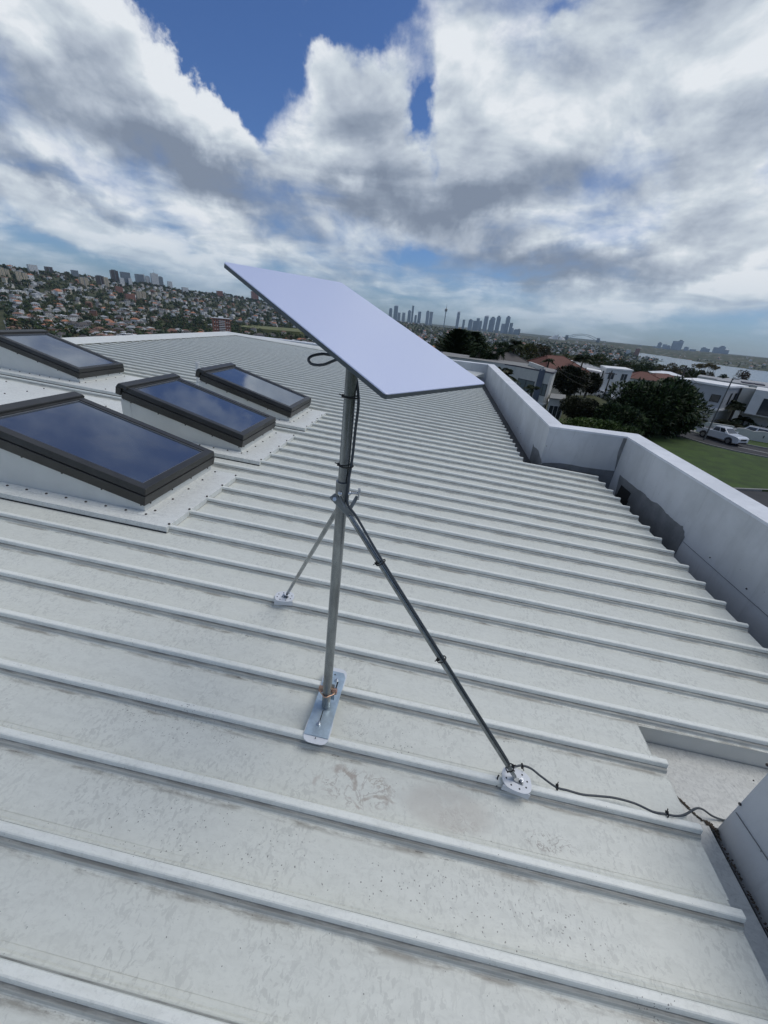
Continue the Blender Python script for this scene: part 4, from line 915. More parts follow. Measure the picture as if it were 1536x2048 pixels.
TW = {'cream': tower_mat('cream_tower', (.70, .60, .43), (.22, .19, .15), 3.1, 4), 'brown': tower_mat('brown_tower', (.11, .08, .07), (.05, .05, .05), 3.1, 4), 'white': tower_mat('white_tower', (.80, .80, .77), (.34, .37, .40), 3.2, 5), 'grey': tower_mat('grey_tower', (.24, .27, .30), (.10, .13, .16), 3.3, 4), 'glass': tower_mat('blue_glass_tower', (.34, .40, .45), (.22, .28, .33), 3.6, 3, .3), 'pale': tower_mat('pale_tower', (.46, .51, .55), (.26, .31, .36), 3.6, 4), 'brick': tower_mat('brick_tower', (.42, .17, .11), (.09, .07, .06), 3.0, 3.4)}
def tower(x, y0, y1, wpx, r, col, top='box', asp=.8, ang=.0, name='apartment_tower', lab=None, cat='tower', group=None, split=0, snap=False):
    if snap:
        r = ground_r(x, y1); y0 += 0
    base = ath(x, y1, r)
    if snap: base.z = ground(base.x, base.y)
    topp = ath(x, y0, r); H_ = topp.z-base.z; rd = base.length; depth = (RC.transposed()@base).z
    wd = wpx*depth/F*.88; e = empty(name, loc=Vector((base.x, base.y, base.z))); e.rotation_euler[2] = -math.atan2(base.x, base.y)+ang; m = MB(); d_ = wd*asp
    m.box((-wd/2, -d_/2, -8 if snap else -H_*.4-15), (wd/2, d_/2, H_*(.94 if top != 'flat' else 1)))
    o = m.build('block', TW[col], e)
    m = MB()
    if top == 'box': m.box((-wd*.3, -d_*.3, H_*.9401), (wd*.25, d_*.3, H_)); m.build('roof_plant', TW['grey'], e)
    elif top == 'taper': m.prism([(-wd/2, -d_/2), (wd/2, -d_/2), (wd/2, d_/2), (-wd/2, d_/2)], H_*.9401, H_*1.0, None, [(-wd*.1, -d_*.1), (wd/2, -d_*.1), (wd/2, d_*.3), (-wd*.1, d_*.3)]); m.build('crown', TW[col], e)
    elif top == 'spire': m.prism([(-wd*.3, -d_*.3), (wd*.3, -d_*.3), (wd*.3, d_*.3), (-wd*.3, d_*.3)], H_*.9401, H_*1.02, None, [(-.5, -.5), (.5, -.5), (.5, .5), (-.5, .5)]); m.tube([(0, 0, H_), (0, 0, H_*1.25)], .5, 5); m.build('spire', TW['grey'], e)
    if split: mm = MB(); mm.box((-wd*.04, -d_/2-wd*.03, -5), (wd*.04, -d_/2-.01, H_*.93)); mm.build('stair_shaft', TW['grey'], e)
    tag(e, lab, cat, group); return e
HT = [(8, 534, 556, 9, 1900, 'cream', 'box', 'cream slab tower at the left edge of the far hillside'), (18, 538, 553, 7, 1900, 'cream', 'box', 'short cream tower just right of the one at the left edge'),
 (42, 542, 563, 9, 1750, 'cream', 'box', 'cream twin tower left half below the hilltop wood'), (54, 545, 563, 8, 1760, 'cream', 'box', 'cream twin tower right half below the hilltop wood'),
 (68, 530, 542, 16, 2300, 'white', 'flat', 'low pale block beside the hilltop wood'), (100, 534, 545, 13, 2400, 'brown', 'flat', 'low brown block on the left ridge'), (152, 541, 552, 12, 2500, 'grey', 'flat', 'grey block on the ridge left of the orange tower'), (170, 554, 570, 15, 2100, 'cream', 'box', 'orange cream tower halfway down the left ridge'),
 (203, 551, 569, 14, 2350, 'brown', 'box', 'dark brown block with pale stair shaft on the ridge'), (215, 555, 572, 8, 2300, 'cream', 'flat', 'narrow cream slab beside the dark brown block'), (232, 540, 562, 14, 2700, 'brown', 'box', 'tall dark tower left of the paired ridge towers'),
 (254, 545, 566, 17, 2750, 'grey', 'flat', 'dark banded tower on the ridge'), (246, 556, 568, 8, 2600, 'white', 'flat', 'small white block in front of the dark banded tower'), (262, 556, 568, 7, 2600, 'white', 'box', 'small white tower right of the dark banded tower'),
 (281, 549, 565, 15, 2900, 'grey', 'flat', 'blue grey tower left of the white ridge towers'), (289, 549, 564, 5, 2850, 'white', 'flat', 'white slab joined to the blue grey tower'), (297, 552, 564, 8, 2900, 'white', 'box', 'low white tower on the ridge'),
 (311, 546, 565, 14, 2900, 'white', 'spire', 'white tower with a pointed top on the ridge'), (323, 553, 566, 8, 3000, 'grey', 'box', 'small grey tower right of the white pointed one'), (341, 563, 573, 9, 3000, 'white', 'flat', 'low white block further along the ridge'), (371, 575, 583, 12, 2950, 'white', 'flat', 'lone white block on the right end of the ridge'),
 (280, 582, 598, 9, 1900, 'cream', 'box', 'cream block among the red brick flats mid hillside'), (290, 584, 599, 7, 1900, 'cream', 'flat', 'narrow cream block mid hillside'), (262, 588, 601, 18, 1850, 'brick', 'flat', 'red brick flats mid hillside'), (240, 573, 586, 13, 2100, 'brick', 'flat', 'brick flats below the ridge towers'),
 (510, 583, 597, 14, 3300, 'brick', 'flat', 'red brown flats on the ridge near the dish edge'), (440, 582, 590, 12, 3300, 'brick', 'flat', 'low brick block on the ridge'), (544, 589, 600, 10, 3400, 'cream', 'flat', 'cream block on the ridge beside the dish edge')]
for x, y0, y1, wp, r, c_, tp, lb in HT: tower(x, y0, y1+5, wp, r, c_, tp, lab=lb, group='towers and flats on the left ridge', split=(c_ in ('cream', 'brown')), ang=.25, snap=True)
for x, y0, y1, wp, r, lb in ((22, 580, 589, 22, 1350, 'long white three storey flats stepping down the slope at the left edge'), (48, 582, 591, 18, 1400, 'white flats joined to the stepped flats at the left edge'), (120, 586, 592, 26, 1500, 'long low white flats halfway up the left slope'), (175, 593, 599, 20, 1450, 'low pale block just below the orange cream tower'), (258, 624, 633, 40, 1080, 'long white three storey block at the foot of the left hillside'), (235, 620, 629, 12, 1090, 'white end block joined to the long three storey block'), (150, 616, 620, 34, 1120, 'long white roofed hall on the lower left slope'), (148, 664, 674, 36, 720, 'long pale two storey terrace just over the roof ridge'), (174, 666, 675, 18, 715, 'pale house at the right end of the terrace over the ridge'), (112, 662, 671, 22, 730, 'grey green roofed block left of the terrace over the ridge'), (32, 660, 671, 24, 660, 'bright white house above the furthest skylight')):
    tower(x, y0, y1, wp, r, 'white', 'flat', .5, .2, 'apartment_block', lb, 'apartment block', snap=True)
# brick block of flats with white balconies in the valley
b0 = ath(444, 664, 830); e = empty('brick_apartment_block', loc=b0); e.rotation_euler[2] = -math.atan2(b0.x, b0.y)+.15
tag(e, 'red brick block of flats with white balconies, left of the dish', 'apartment block')
hh = ath(444, 637, 830).z-b0.z; ww = 37*(RC.transposed()@b0).z/F*.88
mb = MB(); mb.box((-ww/2, -6, -12), (-ww*.16, 6, hh)); mb.box((ww*.2, -6, -12), (ww/2, 6, hh)); mb.box((-ww*.16, -4.5, -12), (ww*.2, 6, hh)); mb.build('wall', TW['brick'], e)
mb = MB(); mb.box((-ww/2-1.4, -7, hh), (ww/2+.5, 7, hh+.8)); mb.box((-ww*.12, -3, hh+.8), (ww*.14, 3, hh+3.4)); mb.build('roof', ROOFS[3][1], e)
nfl = int(hh/2.9)
for f in range(nfl):
    mb = MB(); mb.box((-ww*.158, -6.6, f*2.9+.2), (ww*.198, -4.51, f*2.9+1.2)); mb.build('balcony', WALLS[0][1], e)
    for s in (-.40, -.26, .30, .42):
        mb = MB(); mb.box((ww*s-.7, -6.08, f*2.9+.9), (ww*s+.7, -6.01, f*2.9+2.2)); mb.build('window', WALLS[0][1] if f % 2 else M_win, e)
# --- city skyline
CITY = [(780, 616, 630, 7, 'glass', 'box', 'leftmost dark tower of the city beside the dish edge'), (790, 610, 633, 9, 'glass', 'taper', 'tall dark tower with sloping top at the left of the city'), (797, 625, 635, 6, 'pale', 'flat', 'low block right of the sloping tower'), (806, 625, 636, 7, 'pale', 'flat', 'low pale pair near the left of the city'), (817, 620, 637, 7, 'glass', 'box', 'mid height tower left of the slender one'), (823, 611, 637, 4.5, 'glass', 'flat', 'slender dark tower left of the observation tower'), (830, 630, 638, 5, 'glass', 'flat', 'small block right of the slender tower'), (837, 623, 639, 7, 'glass', 'flat', 'dark block between the slender tower and the paired towers'), (853, 621, 641, 7, 'pale', 'box', 'left one of the paired pale towers'), (860, 623, 642, 7, 'pale', 'flat', 'right one of the paired pale towers'), (913, 622, 648, 6.5, 'pale', 'taper', 'single pale curved tower right of the observation tower'),
 (925, 639, 652, 5, 'glass', 'flat', 'low dark block left of the main cluster'), (938, 638, 655, 9, 'glass', 'box', 'broad low tower at the left of the main cluster'), (946, 641, 656, 7, 'glass', 'flat', 'broad low tower second in the main cluster'), (952, 636, 657, 7, 'glass', 'flat', 'dark shoulder tower in the main cluster'), (958, 641, 657, 6, 'glass', 'box', 'short tower in the main cluster'), (967, 630, 660, 9, 'pale', 'taper', 'tall pale tower left in the main cluster'), (980, 633, 662, 11, 'pale', 'box', 'wide tower with white top in the main cluster'), (977, 638, 660, 7, 'glass', 'box', 'darker tower behind the wide one'), (991, 631, 663, 9, 'glass', 'box', 'dark flat topped tower in the middle of the cluster'), (1002, 647, 664, 8, 'pale', 'flat', 'shorter pale tower in the gap of the cluster'), (1009, 631, 666, 9, 'glass', 'box', 'tallest tower at the right of the cluster'), (1017, 645, 668, 7, 'glass', 'flat', 'stepped tower right of the tallest one'), (1021, 656, 670, 5, 'pale', 'flat', 'low pale tower right of the stepped one'), (1029, 658, 672, 12, 'glass', 'box', 'broad low block at the right end of the cluster'), (1034, 657, 671, 6, 'grey', 'box', 'rounded low block at the right end of the city')]
for x, y0, y1, wp, c_, tp, lb in CITY: tower(x, y0, y1+8, wp, 6200+(x*7)%500, c_, tp, name='city_tower', lab=lb, group='city skyline towers')
NS = [(1313, 684, 700, 8, 'box', 'square topped tower left of the tall north shore pair'), (1305, 692, 700, 7, 'flat', 'low block left of the square topped tower'), (1323, 688, 702, 8, 'flat', 'broad block between the north shore towers'), (1331, 690, 703, 8, 'box', 'shoulder block left of the tall north shore pair'), (1341, 681, 704, 10, 'flat', 'left one of the tall north shore pair'), (1351, 679, 705, 11, 'box', 'right one of the tall north shore pair'), (1347, 685, 705, 18, 'flat', 'broad tower in front of the tall north shore pair'), (1367, 693, 705, 9, 'box', 'small tower right of the tall north shore pair'), (1380, 698, 707, 12, 'flat', 'low block in the middle of the far shore'), (1401, 694, 708, 11, 'box', 'rounded tower in the middle of the far shore'), (1410, 697, 708, 7, 'flat', 'low block right of the rounded tower'), (1425, 694, 709, 11, 'flat', 'left one of the joined towers at the right of the far shore'), (1436, 691, 710, 12, 'box', 'right one of the joined towers at the right of the far shore'), (1446, 698, 711, 10, 'taper', 'small sloping block right of the joined towers'), (1288, 694, 702, 10, 'flat', 'low block at the left of the far shore'), (1275, 690, 700, 9, 'box', 'pale block where the far shore begins')]
for x, y0, y1, wp, tp, lb in NS: tower(x, y0, y1+6, wp, 7600, 'pale', tp, name='far_shore_tower', lab=lb, group='towers on the far harbour shore')
tower(1273, 697, 708, 9, 3600, 'brick', 'flat', name='apartment_tower', lab='reddish brick tower standing above the houses left of the harbour', cat='tower')
tower(1255, 699, 708, 9, 3300, 'white', 'flat', name='apartment_tower', lab='pale block beside the reddish tower left of the harbour', cat='tower')
# observation tower: shaft, turret, spire
b0 = ath(888, 650, 6300); h_ = ath(888, 612, 6300).z-b0.z; e = empty('observation_tower', loc=b0); tag(e, 'slender observation tower with a golden turret and spire in the city skyline', 'tower')
mb = MB(); mb.tube([(0, 0, -60), (0, 0, h_*.78)], 6.5, 12); mb.build('shaft', TW['grey'], e)
mb = MB(); mb.tube([(0, 0, h_*.70), (0, 0, h_*.76), (0, 0, h_*.84), (0, 0, h_*.88)], [8, 20, 20, 9], 16); mb.build('turret', tower_mat('turret_gold', (.20, .17, .10), (.08, .08, .08), 4, 4), e)
mb = MB(); mb.tube([(0, 0, h_*.88), (0, 0, h_*1.12)], [4, 1], 8); mb.build('spire', TW['grey'], e)
# arch bridge
def arch(x0, x1, ytop, ydeck, r):
    A, B_ = ath(x0, ydeck, r), ath(x1, ydeck+ (x1-x0)*HS, r); e = empty('arch_bridge', loc=A); tag(e, 'grey steel arch bridge on the horizon between the city and the far shore', 'bridge')
    D = B_-A; D.z = 0; zt = ath((x0+x1)/2, ytop, r).z-A.z; zd = 0; per = Vector((D.y, -D.x, 0)).normalized()*24
    n = 24; st = TW['grey']
    for s, nm in ((1, 'arch_rib'), (-1, 'arch_rib')):
        lo_ = [D*(i/n)+per*s+Vector((0, 0, -20+(zt+20-16)*(1-(2*i/n-1)**2))) for i in range(n+1)]; hi_ = [D*(i/n)+per*s+Vector((0, 0, 14+(zt-14)*(1-(2*i/n-1)**2))) for i in range(n+1)]
        mb = MB(); mb.tube(lo_, 2.2, 5); mb.tube(hi_, 1.8, 5)
        for i in range(n): mb.tube([lo_[i], hi_[i+1] if i < n/2 else hi_[i]], .6, 4)
        mb.build(nm, st, e)
    mb = MB(); a = D*-.25; b = D*1.25; bar(mb, a+Vector((0,0,2)), b+Vector((0,0,2)), 48, 4, (0, 0, 1)); mb.build('deck', st, e)
    mb = MB()
    for s in (0, 1): c = D*s; mb.box((c.x-12, c.y-20, -60), (c.x+12, c.y+20, 30))
    mb.build('pylon', TW['grey'], e)
arch(1133, 1196, 668.0, 675.2, 6100)
# concert hall of white shells
b0 = ath(1114, 679, 5600); e = empty('shell_roofed_hall', loc=b0); e.rotation_euler[2] = -math.atan2(b0.x, b0.y); tag(e, 'white building with pointed curved shell roofs by the harbour left of the arch bridge', 'building')
for i, (x, s, h_) in enumerate(((-55, -1, 34), (-28, -1, 52), (0, -1, 62), (32, 1, 48), (60, 1, 30), (-75, -1, 22))):
    m = MB(); n = 8; vs = []
    for a in range(n+1):
        for b in range(n+1):
            t = a/n; u = (b/n-.5)*2; vs.append((x+s*(t*34)-s*10*(abs(u)), u*20*math.sin(math.pi*min(.999, .15+.85*(1-t))*.5+0), h_*(1-u*u)*(1-t)**.6))
    m.add(vs, [(a*(n+1)+b, a*(n+1)+b+1, (a+1)*(n+1)+b+1, (a+1)*(n+1)+b) for a in range(n) for b in range(n)], True); m.build('roof_shell', WALLS[0][1], e)
mb = MB(); mb.box((-95, -35, -40), (85, 35, 2)); mb.build('podium', WALLS[4][1], e)
# marina roofs and moored boats on the near bay
rg = random.Random(21)
for i in range(46):
    x = rg.uniform(1240, 1352); X = onz(x, 0, 1) if False else None
    a = azi(x); r = rg.uniform(1780, 2080); P_ = Vector((r*math.sin(a), r*math.cos(a), SEA))
    if ground(P_.x, P_.y) > SEA-.3: continue
    m = MB(); m.prism([(-5, -1.3), (3, -1.5), (6, 0), (3, 1.5), (-5, 1.3)], -.3, 1.4); m.box((-2.5, -.9, 1.4), (1.5, .9, 2.6)); m.tube([(.5, 0, 2), (.5, 0, 12)], .09, 4)
    if i == 0 or 'BOAT' not in globals(): o = m.build('moored_boat', WALLS[0][1]); BOAT = o
    else: o = bpy.data.objects.new('moored_boat', BOAT.data); COL.objects.link(o)
    o.location = P_; o.rotation_euler[2] = rg.uniform(0, 6); tag(o, 'white yacht moored in the near bay of the harbour', 'boat', 'white yachts moored in the near bay')
# ------------------------------------------------------------------ the street beside the house
M_pale = mat('pale_rendered_wall', (.58, .58, .54), .8, var=.12, vs=1.5, bump=.1)
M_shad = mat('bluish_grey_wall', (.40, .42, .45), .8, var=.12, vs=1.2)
M_whw = mat('white_rendered_wall', (.66, .67, .67), .8, var=.10, vs=1.2)
M_char = mat('dark_coping', (.05, .05, .07), .6)
M_pil = mat('slate_blue_pillar', (.13, .15, .19), .7, var=.15, vs=1)
M_whm = mat('white_window_frame', (.60, .62, .63), .5)
M_curt = mat('curtained_glass', (.16, .20, .21), .15, var=.25, vs=1.5, spec=.7)
M_asph = mat('asphalt', (.042, .043, .047), .9, var=.3, vs=.8, bump=.2)
M_conc = mat('concrete_kerb', (.26, .26, .25), .9, var=.2, vs=2)
M_grass = mat('mown_grass', (.048, .090, .012), .95, var=.5, vs=.8, col2=(.026, .050, .009), bump=.6, bs=25)
M_tile = mat('terracotta_tiles', (.15, .055, .038), .8, var=.35, vs=2)
M_pole = mat('weathered_timber_pole', (.11, .10, .095), .9, var=.3, vs=3)
M_car = mat('white_car_paint', (.62, .65, .69), .25, coat=.6); M_sil = mat('silver_car_paint', (.38, .41, .43), .28, metal=.4, coat=.5)
M_tyre = mat('tyre_rubber', (.015, .015, .016), .85); M_rim = mat('alloy_rim', (.35, .36, .37), .35, metal=.8); M_trim = mat('black_trim', (.02, .02, .022), .6)
M_lamp = mat('lamp_lens', (.65, .68, .70), .1)
GZ = -9.12
def slab(name, pts, zt, zb, mt, kind='structure', parent=None):
    p = [(q.x, q.y) for q in pts]; m = MB(); m.prism(p, zb, zt); o = m.build(name, mt, parent)
    return tag(o, kind=kind) if kind else o
far_k = [(1330, 850.5), (1372, 862), (1410, 871.5), (1450, 881), (1490, 889.5), (1536, 898.5), (1640, 921)]
near_k = [(1300, 853), (1363, 874.5), (1412, 889.5), (1470, 903.5), (1536, 916.5), (1640, 940)]
def zo(pts, z): return [onz(x, y, z) for x, y in pts]
slab('street', zo([(1250, 833)]+far_k, GZ)+zo(near_k[::-1]+[(1240, 838)], GZ), GZ, GZ-.06, M_asph)
slab('lower_street', zo([(1300, 975), (1400, 978), (1472, 980.5), (1536, 983.5), (1640, 987)], GZ)+zo([(1640, 1100), (1400, 1080)], GZ), GZ, GZ-.06, M_asph)
lawn = zo([(1292, 868)]+near_k[1:], GZ+.12)+zo([(1640, 983), (1536, 980), (1472, 977), (1400, 974.5), (1300, 970)], GZ+.12)
slab('lawn', lawn, GZ+.13, GZ-.05, M_grass)
def strip(name, pts, wd, z0, z1, mt, label=None, cat=None, kind='structure'):
    m = MB()
    for a, b in zip(pts, pts[1:]):
        d = (b-a); d.z = 0; n = Vector((-d.y, d.x, 0)).normalized()*wd/2; a2, b2 = a-d.normalized()*.01, b
        m.hexa([Vector((q.x, q.y, z)) for z in (z0, z1) for q in (a2-n, b2-n, b2+n, a2+n)])
    o = m.build(name, mt); return tag(o, kind=kind) if kind else o
strip('kerb', zo(near_k[1:], GZ), .16, GZ-.05, GZ+.136, M_conc); strip('kerb', zo([(1300, 975), (1400, 977), (1472, 979.5), (1536, 982), (1640, 985.5)], GZ), .18, GZ-.05, GZ+.136, M_conc); strip('kerb', zo(far_k, GZ), .16, GZ-.05, GZ+.126, M_conc)
slab('verge', zo(far_k, GZ)+zo([(1640, 900), (1536, 880.5), (1480, 873.5), (1440, 866), (1380, 853)], GZ), GZ+.12, GZ-.05, M_grass)
slab('footpath', zo([(1371, 858.5), (1395, 860.5), (1395, 864), (1371, 862)], GZ+.12), GZ+.126, GZ, M_conc)
strip('lane_marking', zo([(1476, 893.5), (1536, 906.3), (1600, 919)], GZ+.004), .13, GZ+.002, GZ+.006, mat('road_paint', (.62, .62, .60), .8, var=.15, vs=2))
slab('side_street', [Vector((q.x, q.y, 0)) for q in (onz(1180, 800, -11.4), onz(1212, 800, -11.4), onz(1260, 836, -9.4), onz(1240, 845, -9.4))], -9.3, -12, M_asph) if False else None
# side street running downhill past the parked cars, draped on the terrain
def drape(name, L, Rr, n, mt, lift=.05):
    vs = []
    for i in range(n+1):
        t = i/n
        for P_ in (L, Rr):
            j = min(len(P_)-2, int(t*(len(P_)-1))); f_ = t*(len(P_)-1)-j; q = P_[j].lerp(P_[j+1], f_); vs.append((q.x, q.y, ground(q.x, q.y)+lift))
    m = MB(); m.add(vs, [(2*i, 2*i+1, 2*i+3, 2*i+2) for i in range(n)]); return tag(m.build(name, mt), kind='structure')
def P2d(x, y, d): return at(x, y, d)
drape('side_street', [P2d(1235, 842, 60), P2d(1205, 800, 84), P2d(1180, 784, 105), P2d(1095, 784, 125), P2d(1040, 780, 135)], [P2d(1262, 838, 60), P2d(1232, 792, 90), P2d(1205, 778, 118), P2d(1100, 779, 142), P2d(1040, 775, 150)], 30, M_asph)

def wall_frame(A, B_):                                  # local frame on a vertical face: x along, y into the building, z up
    d = (B_-A); d.z = 0; L = d.length; x = d.normalized(); z = Vector((0, 0, 1)); y = z.cross(x)
    if y.dot(A) < 0: y = -y; 
    M = Matrix((x, y, z)).transposed().to_4x4(); M.translation = A; return M, L
def opening(M, L, t0, t1, z0, z1, parent, n=2, glass=None, frame=M_trim, name='window', sill=False):
    m = MB(); x0, x1 = t0*L, t1*L; f = .05
    m.box((x0, -.05, z0), (x1, .02, z0+f), M); m.box((x0, -.05, z1-f), (x1, .02, z1), M)
    for i in range(n+1): x = x0+(x1-x0-f)*i/n; m.box((x, -.048, z0+f), (x+f, .019, z1-f), M)
    o = m.build(name, frame, parent)
    g = MB(); g.box((x0+f*.5, -.022, z0+f*.5), (x1-f*.5, .01, z1-f*.5), M); g.build('pane', glass or M_win, o)
    if sill: g = MB(); g.box((x0-.08, -.10, z0-.07), (x1+.08, .01, z0-.001), M); g.build('sill', M_whm, o)
    return o
# 1. curved white house with a slate pillar
ZR = -4.0
h1 = empty('curved_house'); tag(h1, 'pale two storey house with rounded corner, dark coping and slate blue pillar beyond the parapet', 'house')
front = zo([(880, 709), (960, 719.5), (1034, 730), (1036, 730.5), (1083, 739.5)], ZR); cr = zo([(1086, 740), (1103, 743.2), (1108, 743.4), (1111, 742.6), (1113, 741), (1113.6, 738.6)], ZR)
back = [cr[-1]+Vector((-1.5, 6, 0)), front[0]+Vector((1, 9, 0))]
pl = [(q.x, q.y) for q in front+cr+back]
mb = MB(); mb.prism(pl, -9.8, ZR-.10); mb.build('wall', M_pale, h1)
cx_, cy_ = sum(p[0] for p in pl)/len(pl), sum(p[1] for p in pl)/len(pl)
mb = MB(); mb.prism([(cx_+(p[0]-cx_)*1.012, cy_+(p[1]-cy_)*1.02) for p in pl], ZR-.22, ZR-.099); mb.build('coping', M_char, h1)
mb = MB(); mb.prism([(cx_+(p[0]-cx_)*.975, cy_+(p[1]-cy_)*.95) for p in pl], ZR-.0985, ZR-.06); mb.build('roof', M_conc, h1)
pt = cr[0]+(front[-1]-cr[0])*.3; dr = Vector((pt.x, pt.y, 0)).normalized(); rgt = Vector((dr.y, -dr.x, 0))
mb = MB(); a = pt-dr*.35
mb.hexa([Vector((q.x, q.y, z)) for z in (-9.6, ZR+.10) for q in (a-rgt*.36, a+rgt*.36, a+rgt*.36+dr*.6, a-rgt*.36+dr*.6)])
mb.build('pillar', M_pil, h1)
mb = MB(); b2 = a-rgt*1.9+dr*6.5; nn = (b2-a).normalized().cross(Vector((0, 0, 1)))*.15
mb.hexa([Vector((q.x, q.y, z)) for z in (ZR-.05, ZR+.42) for q in (a-nn, a+nn, b2+nn, b2-nn)]); mb.build('fin_wall', M_pale, h1)
Mf, Lf = wall_frame(zo([(1036, 730.5)], ZR)[0], zo([(1083, 739.5)], ZR)[0]); opening(Mf, Lf, .15, .86, -3.0, -1.55, h1, 2, M_curt)
Mf, Lf = wall_frame(cr[0], cr[1]); opening(Mf, Lf, .06, .97, -3.0, -1.55, h1, 2, M_curt)
mb = MB(); q0 = [Vector((p.x, p.y, 0)) for p in cr]; mb.prism([(cx_+(p.x-cx_)*1.012, cy_+(p.y-cy_)*1.03) for p in cr]+[(cx_+(p.x-cx_)*.98, cy_+(p.y-cy_)*.98) for p in cr[::-1]], -8.05, -7.85); mb.build('ledge', M_whw, h1)
# 2. low annex with sliding doors
a1, a2 = onz(1099, 797, -6.9), onz(1131, 800.5, -6.9); h2 = empty('garden_room'); tag(h2, 'low flat roofed garden room with tall dark sliding doors beside the curved house', 'garden room')
dp = Vector((a1.x, a1.y, 0)).normalized()*4.5; mb = MB(); mb.hexa([Vector((q.x, q.y, z)) for z in (-9.9, -6.9) for q in (a1, a2, a2+dp, a1+dp)]); mb.build('wall', M_pale, h2)
mb = MB(); mb.hexa([Vector((q.x, q.y, z)) for z in (-6.899, -6.80) for q in (a1-dp*.03, a2-dp*.03, a2+dp, a1+dp)]); mb.build('roof', M_conc, h2)
Mf, Lf = wall_frame(a1, a2); opening(Mf, Lf, .12, .95, -2.9, -.75, h2, 3, M_win, M_whm, 'sliding_door')
# 3. white house with garage
zr = -5.6; c1, c2, c0 = onz(1214.5, 735.5, zr), onz(1266.5, 740, zr), onz(1202, 730.5, zr)
h3 = empty('white_flat_house'); tag(h3, 'white two storey house with flat roof behind the parked white car', 'house')
mb = MB(); c3 = c0+c2-c1; mb.hexa([Vector((q.x, q.y, z)) for z in (-15, zr-.3) for q in (c1, c2, c3, c0)]); mb.build('wall', M_whw, h3)
mb = MB(); ctr = (c1+c2+c3+c0)/4; mb.hexa([Vector((ctr.x+(q.x-ctr.x)*1.04, ctr.y+(q.y-ctr.y)*1.04, z)) for z in (zr-.299, zr) for q in (c1, c2, c3, c0)]); mb.build('roof', ROOFS[3][1], h3)
Mf, Lf = wall_frame(c1, c2)
opening(Mf, Lf, .12, .36, -2.5, -.9, h3, 2, M_win, M_whm, sill=True); opening(Mf, Lf, .62, .86, -2.6, -1.0, h3, 2, M_win, M_whm, sill=True)
Mf, Lf = wall_frame(c0, c1); opening(Mf, Lf, .2, .35, -2.4, -.9, h3, 1, M_win); opening(Mf, Lf, .6, .75, -2.4, -.9, h3, 1, M_win)
w0, w1 = onz(1173, 738, -6.4), onz(1203, 744, -6.4); dp = Vector((w0.x, w0.y, 0)).normalized()*6
mb = MB(); mb.hexa([Vector((q.x, q.y, z)) for z in (-16, -6.4) for q in (w0, w1, w1+dp, w0+dp)]); mb.build('wing', WALLS[0][1], h3)
Mf, Lf = wall_frame(w0, w1); opening(Mf, Lf, .5, .85, -1.9, -.7, h3, 2, M_win)
v0, v1 = onz(1180, 756, -8.6), onz(1217, 758, -8.3); dp = Vector((v0.x, v0.y, 0)).normalized()*4
mb = MB(); mb.hexa([Vector((q.x, q.y, z)) for z in (-8.6, -8.3) for q in (v0-dp*.2, v1-dp*.2, v1+dp, v0+dp)]); mb.build('canopy', WALLS[0][1], h3)
mb = MB(); mb.hexa([Vector((q.x, q.y, z)) for z in (-16, -8.601) for q in (v0, v0+(v1-v0)*.55, v0+(v1-v0)*.55+dp, v0+dp)]); mb.build('garage', M_whw, h3)
Mf, Lf = wall_frame(v0, v0+(v1-v0)*.55); opening(Mf, Lf, .3, .85, -2.9, -.6, h3, 1, M_win, name='garage_door')
# 4. large modern house on the right
zr = -4.1; cL, c1, cR = onz(1357.5, 756, zr), onz(1460, 772.5, zr), onz(1490, 772, zr)
h4 = empty('modern_house'); tag(h4, 'large modern house with blue grey side wall and terrace behind the white pickup', 'house')
dL = cR-c1; dL.z = 0; dR = dL.normalized()*7
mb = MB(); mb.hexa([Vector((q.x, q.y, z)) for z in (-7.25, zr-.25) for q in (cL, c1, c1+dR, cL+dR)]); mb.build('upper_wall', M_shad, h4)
mb = MB(); e_ = (c1-cL).normalized()*.15; o_ = dL.normalized()*.15
mb.hexa([Vector((q.x, q.y, z)) for z in (zr-.249, zr) for q in (cL-e_-o_, c1+e_-o_, c1+e_+dR, cL-e_+dR)]); mb.build('roof', ROOFS[3][1], h4)
mb = MB(); o3 = dL.normalized()*.5; mb.hexa([Vector((q.x, q.y, z)) for z in (-7.5, -7.251) for q in (cL+(c1-cL)*.2-o3, c1+e_-o3, c1+e_+dR, cL+(c1-cL)*.2+dR)]); mb.build('ledge', M_whw, h4)
mb = MB(); mb.hexa([Vector((q.x, q.y, z)) for z in (-10, -7.501) for q in (cL-e_*3, c1-e_*2, c1-e_*2+dR, cL-e_*3+dR)]); mb.build('lower_wall', M_pale, h4)
Mf, Lf = wall_frame(cL, c1); opening(Mf, Lf, .755, .93, -2.35, -1.35, h4, 1, M_win)
Mf, Lf = wall_frame(c1, c1+dR); opening(Mf, Lf, .5, .58, -2.6, -1.0, h4, 1, M_win); opening(Mf, Lf, .25, .33, -2.6, -1.0, h4, 1, M_win)
rA = onz(1512, 779, zr); rB = rA+(cR-c1).normalized()*0+Vector((rA.y, -rA.x, 0)).normalized()*9+Vector((0, -2, 0)); bk = Vector((rA.x, rA.y, 0)).normalized()*8
mb = MB(); mb.hexa([Vector((q.x, q.y, z)) for z in (-7.3, zr) for q in (rA, rB, rB+bk, rA+bk)]); mb.build('right_wing', M_whw, h4)
Mf, Lf = wall_frame(rA, rB); opening(Mf, Lf, .12, .30, -3.1, -.95, h4, 1, M_win, name='terrace_door'); opening(Mf, Lf, .55, .7, -2.5, -.9, h4, 1, M_win)
rc = onz(1492, 777, zr)+bk*.55; rd = rA+bk*.55
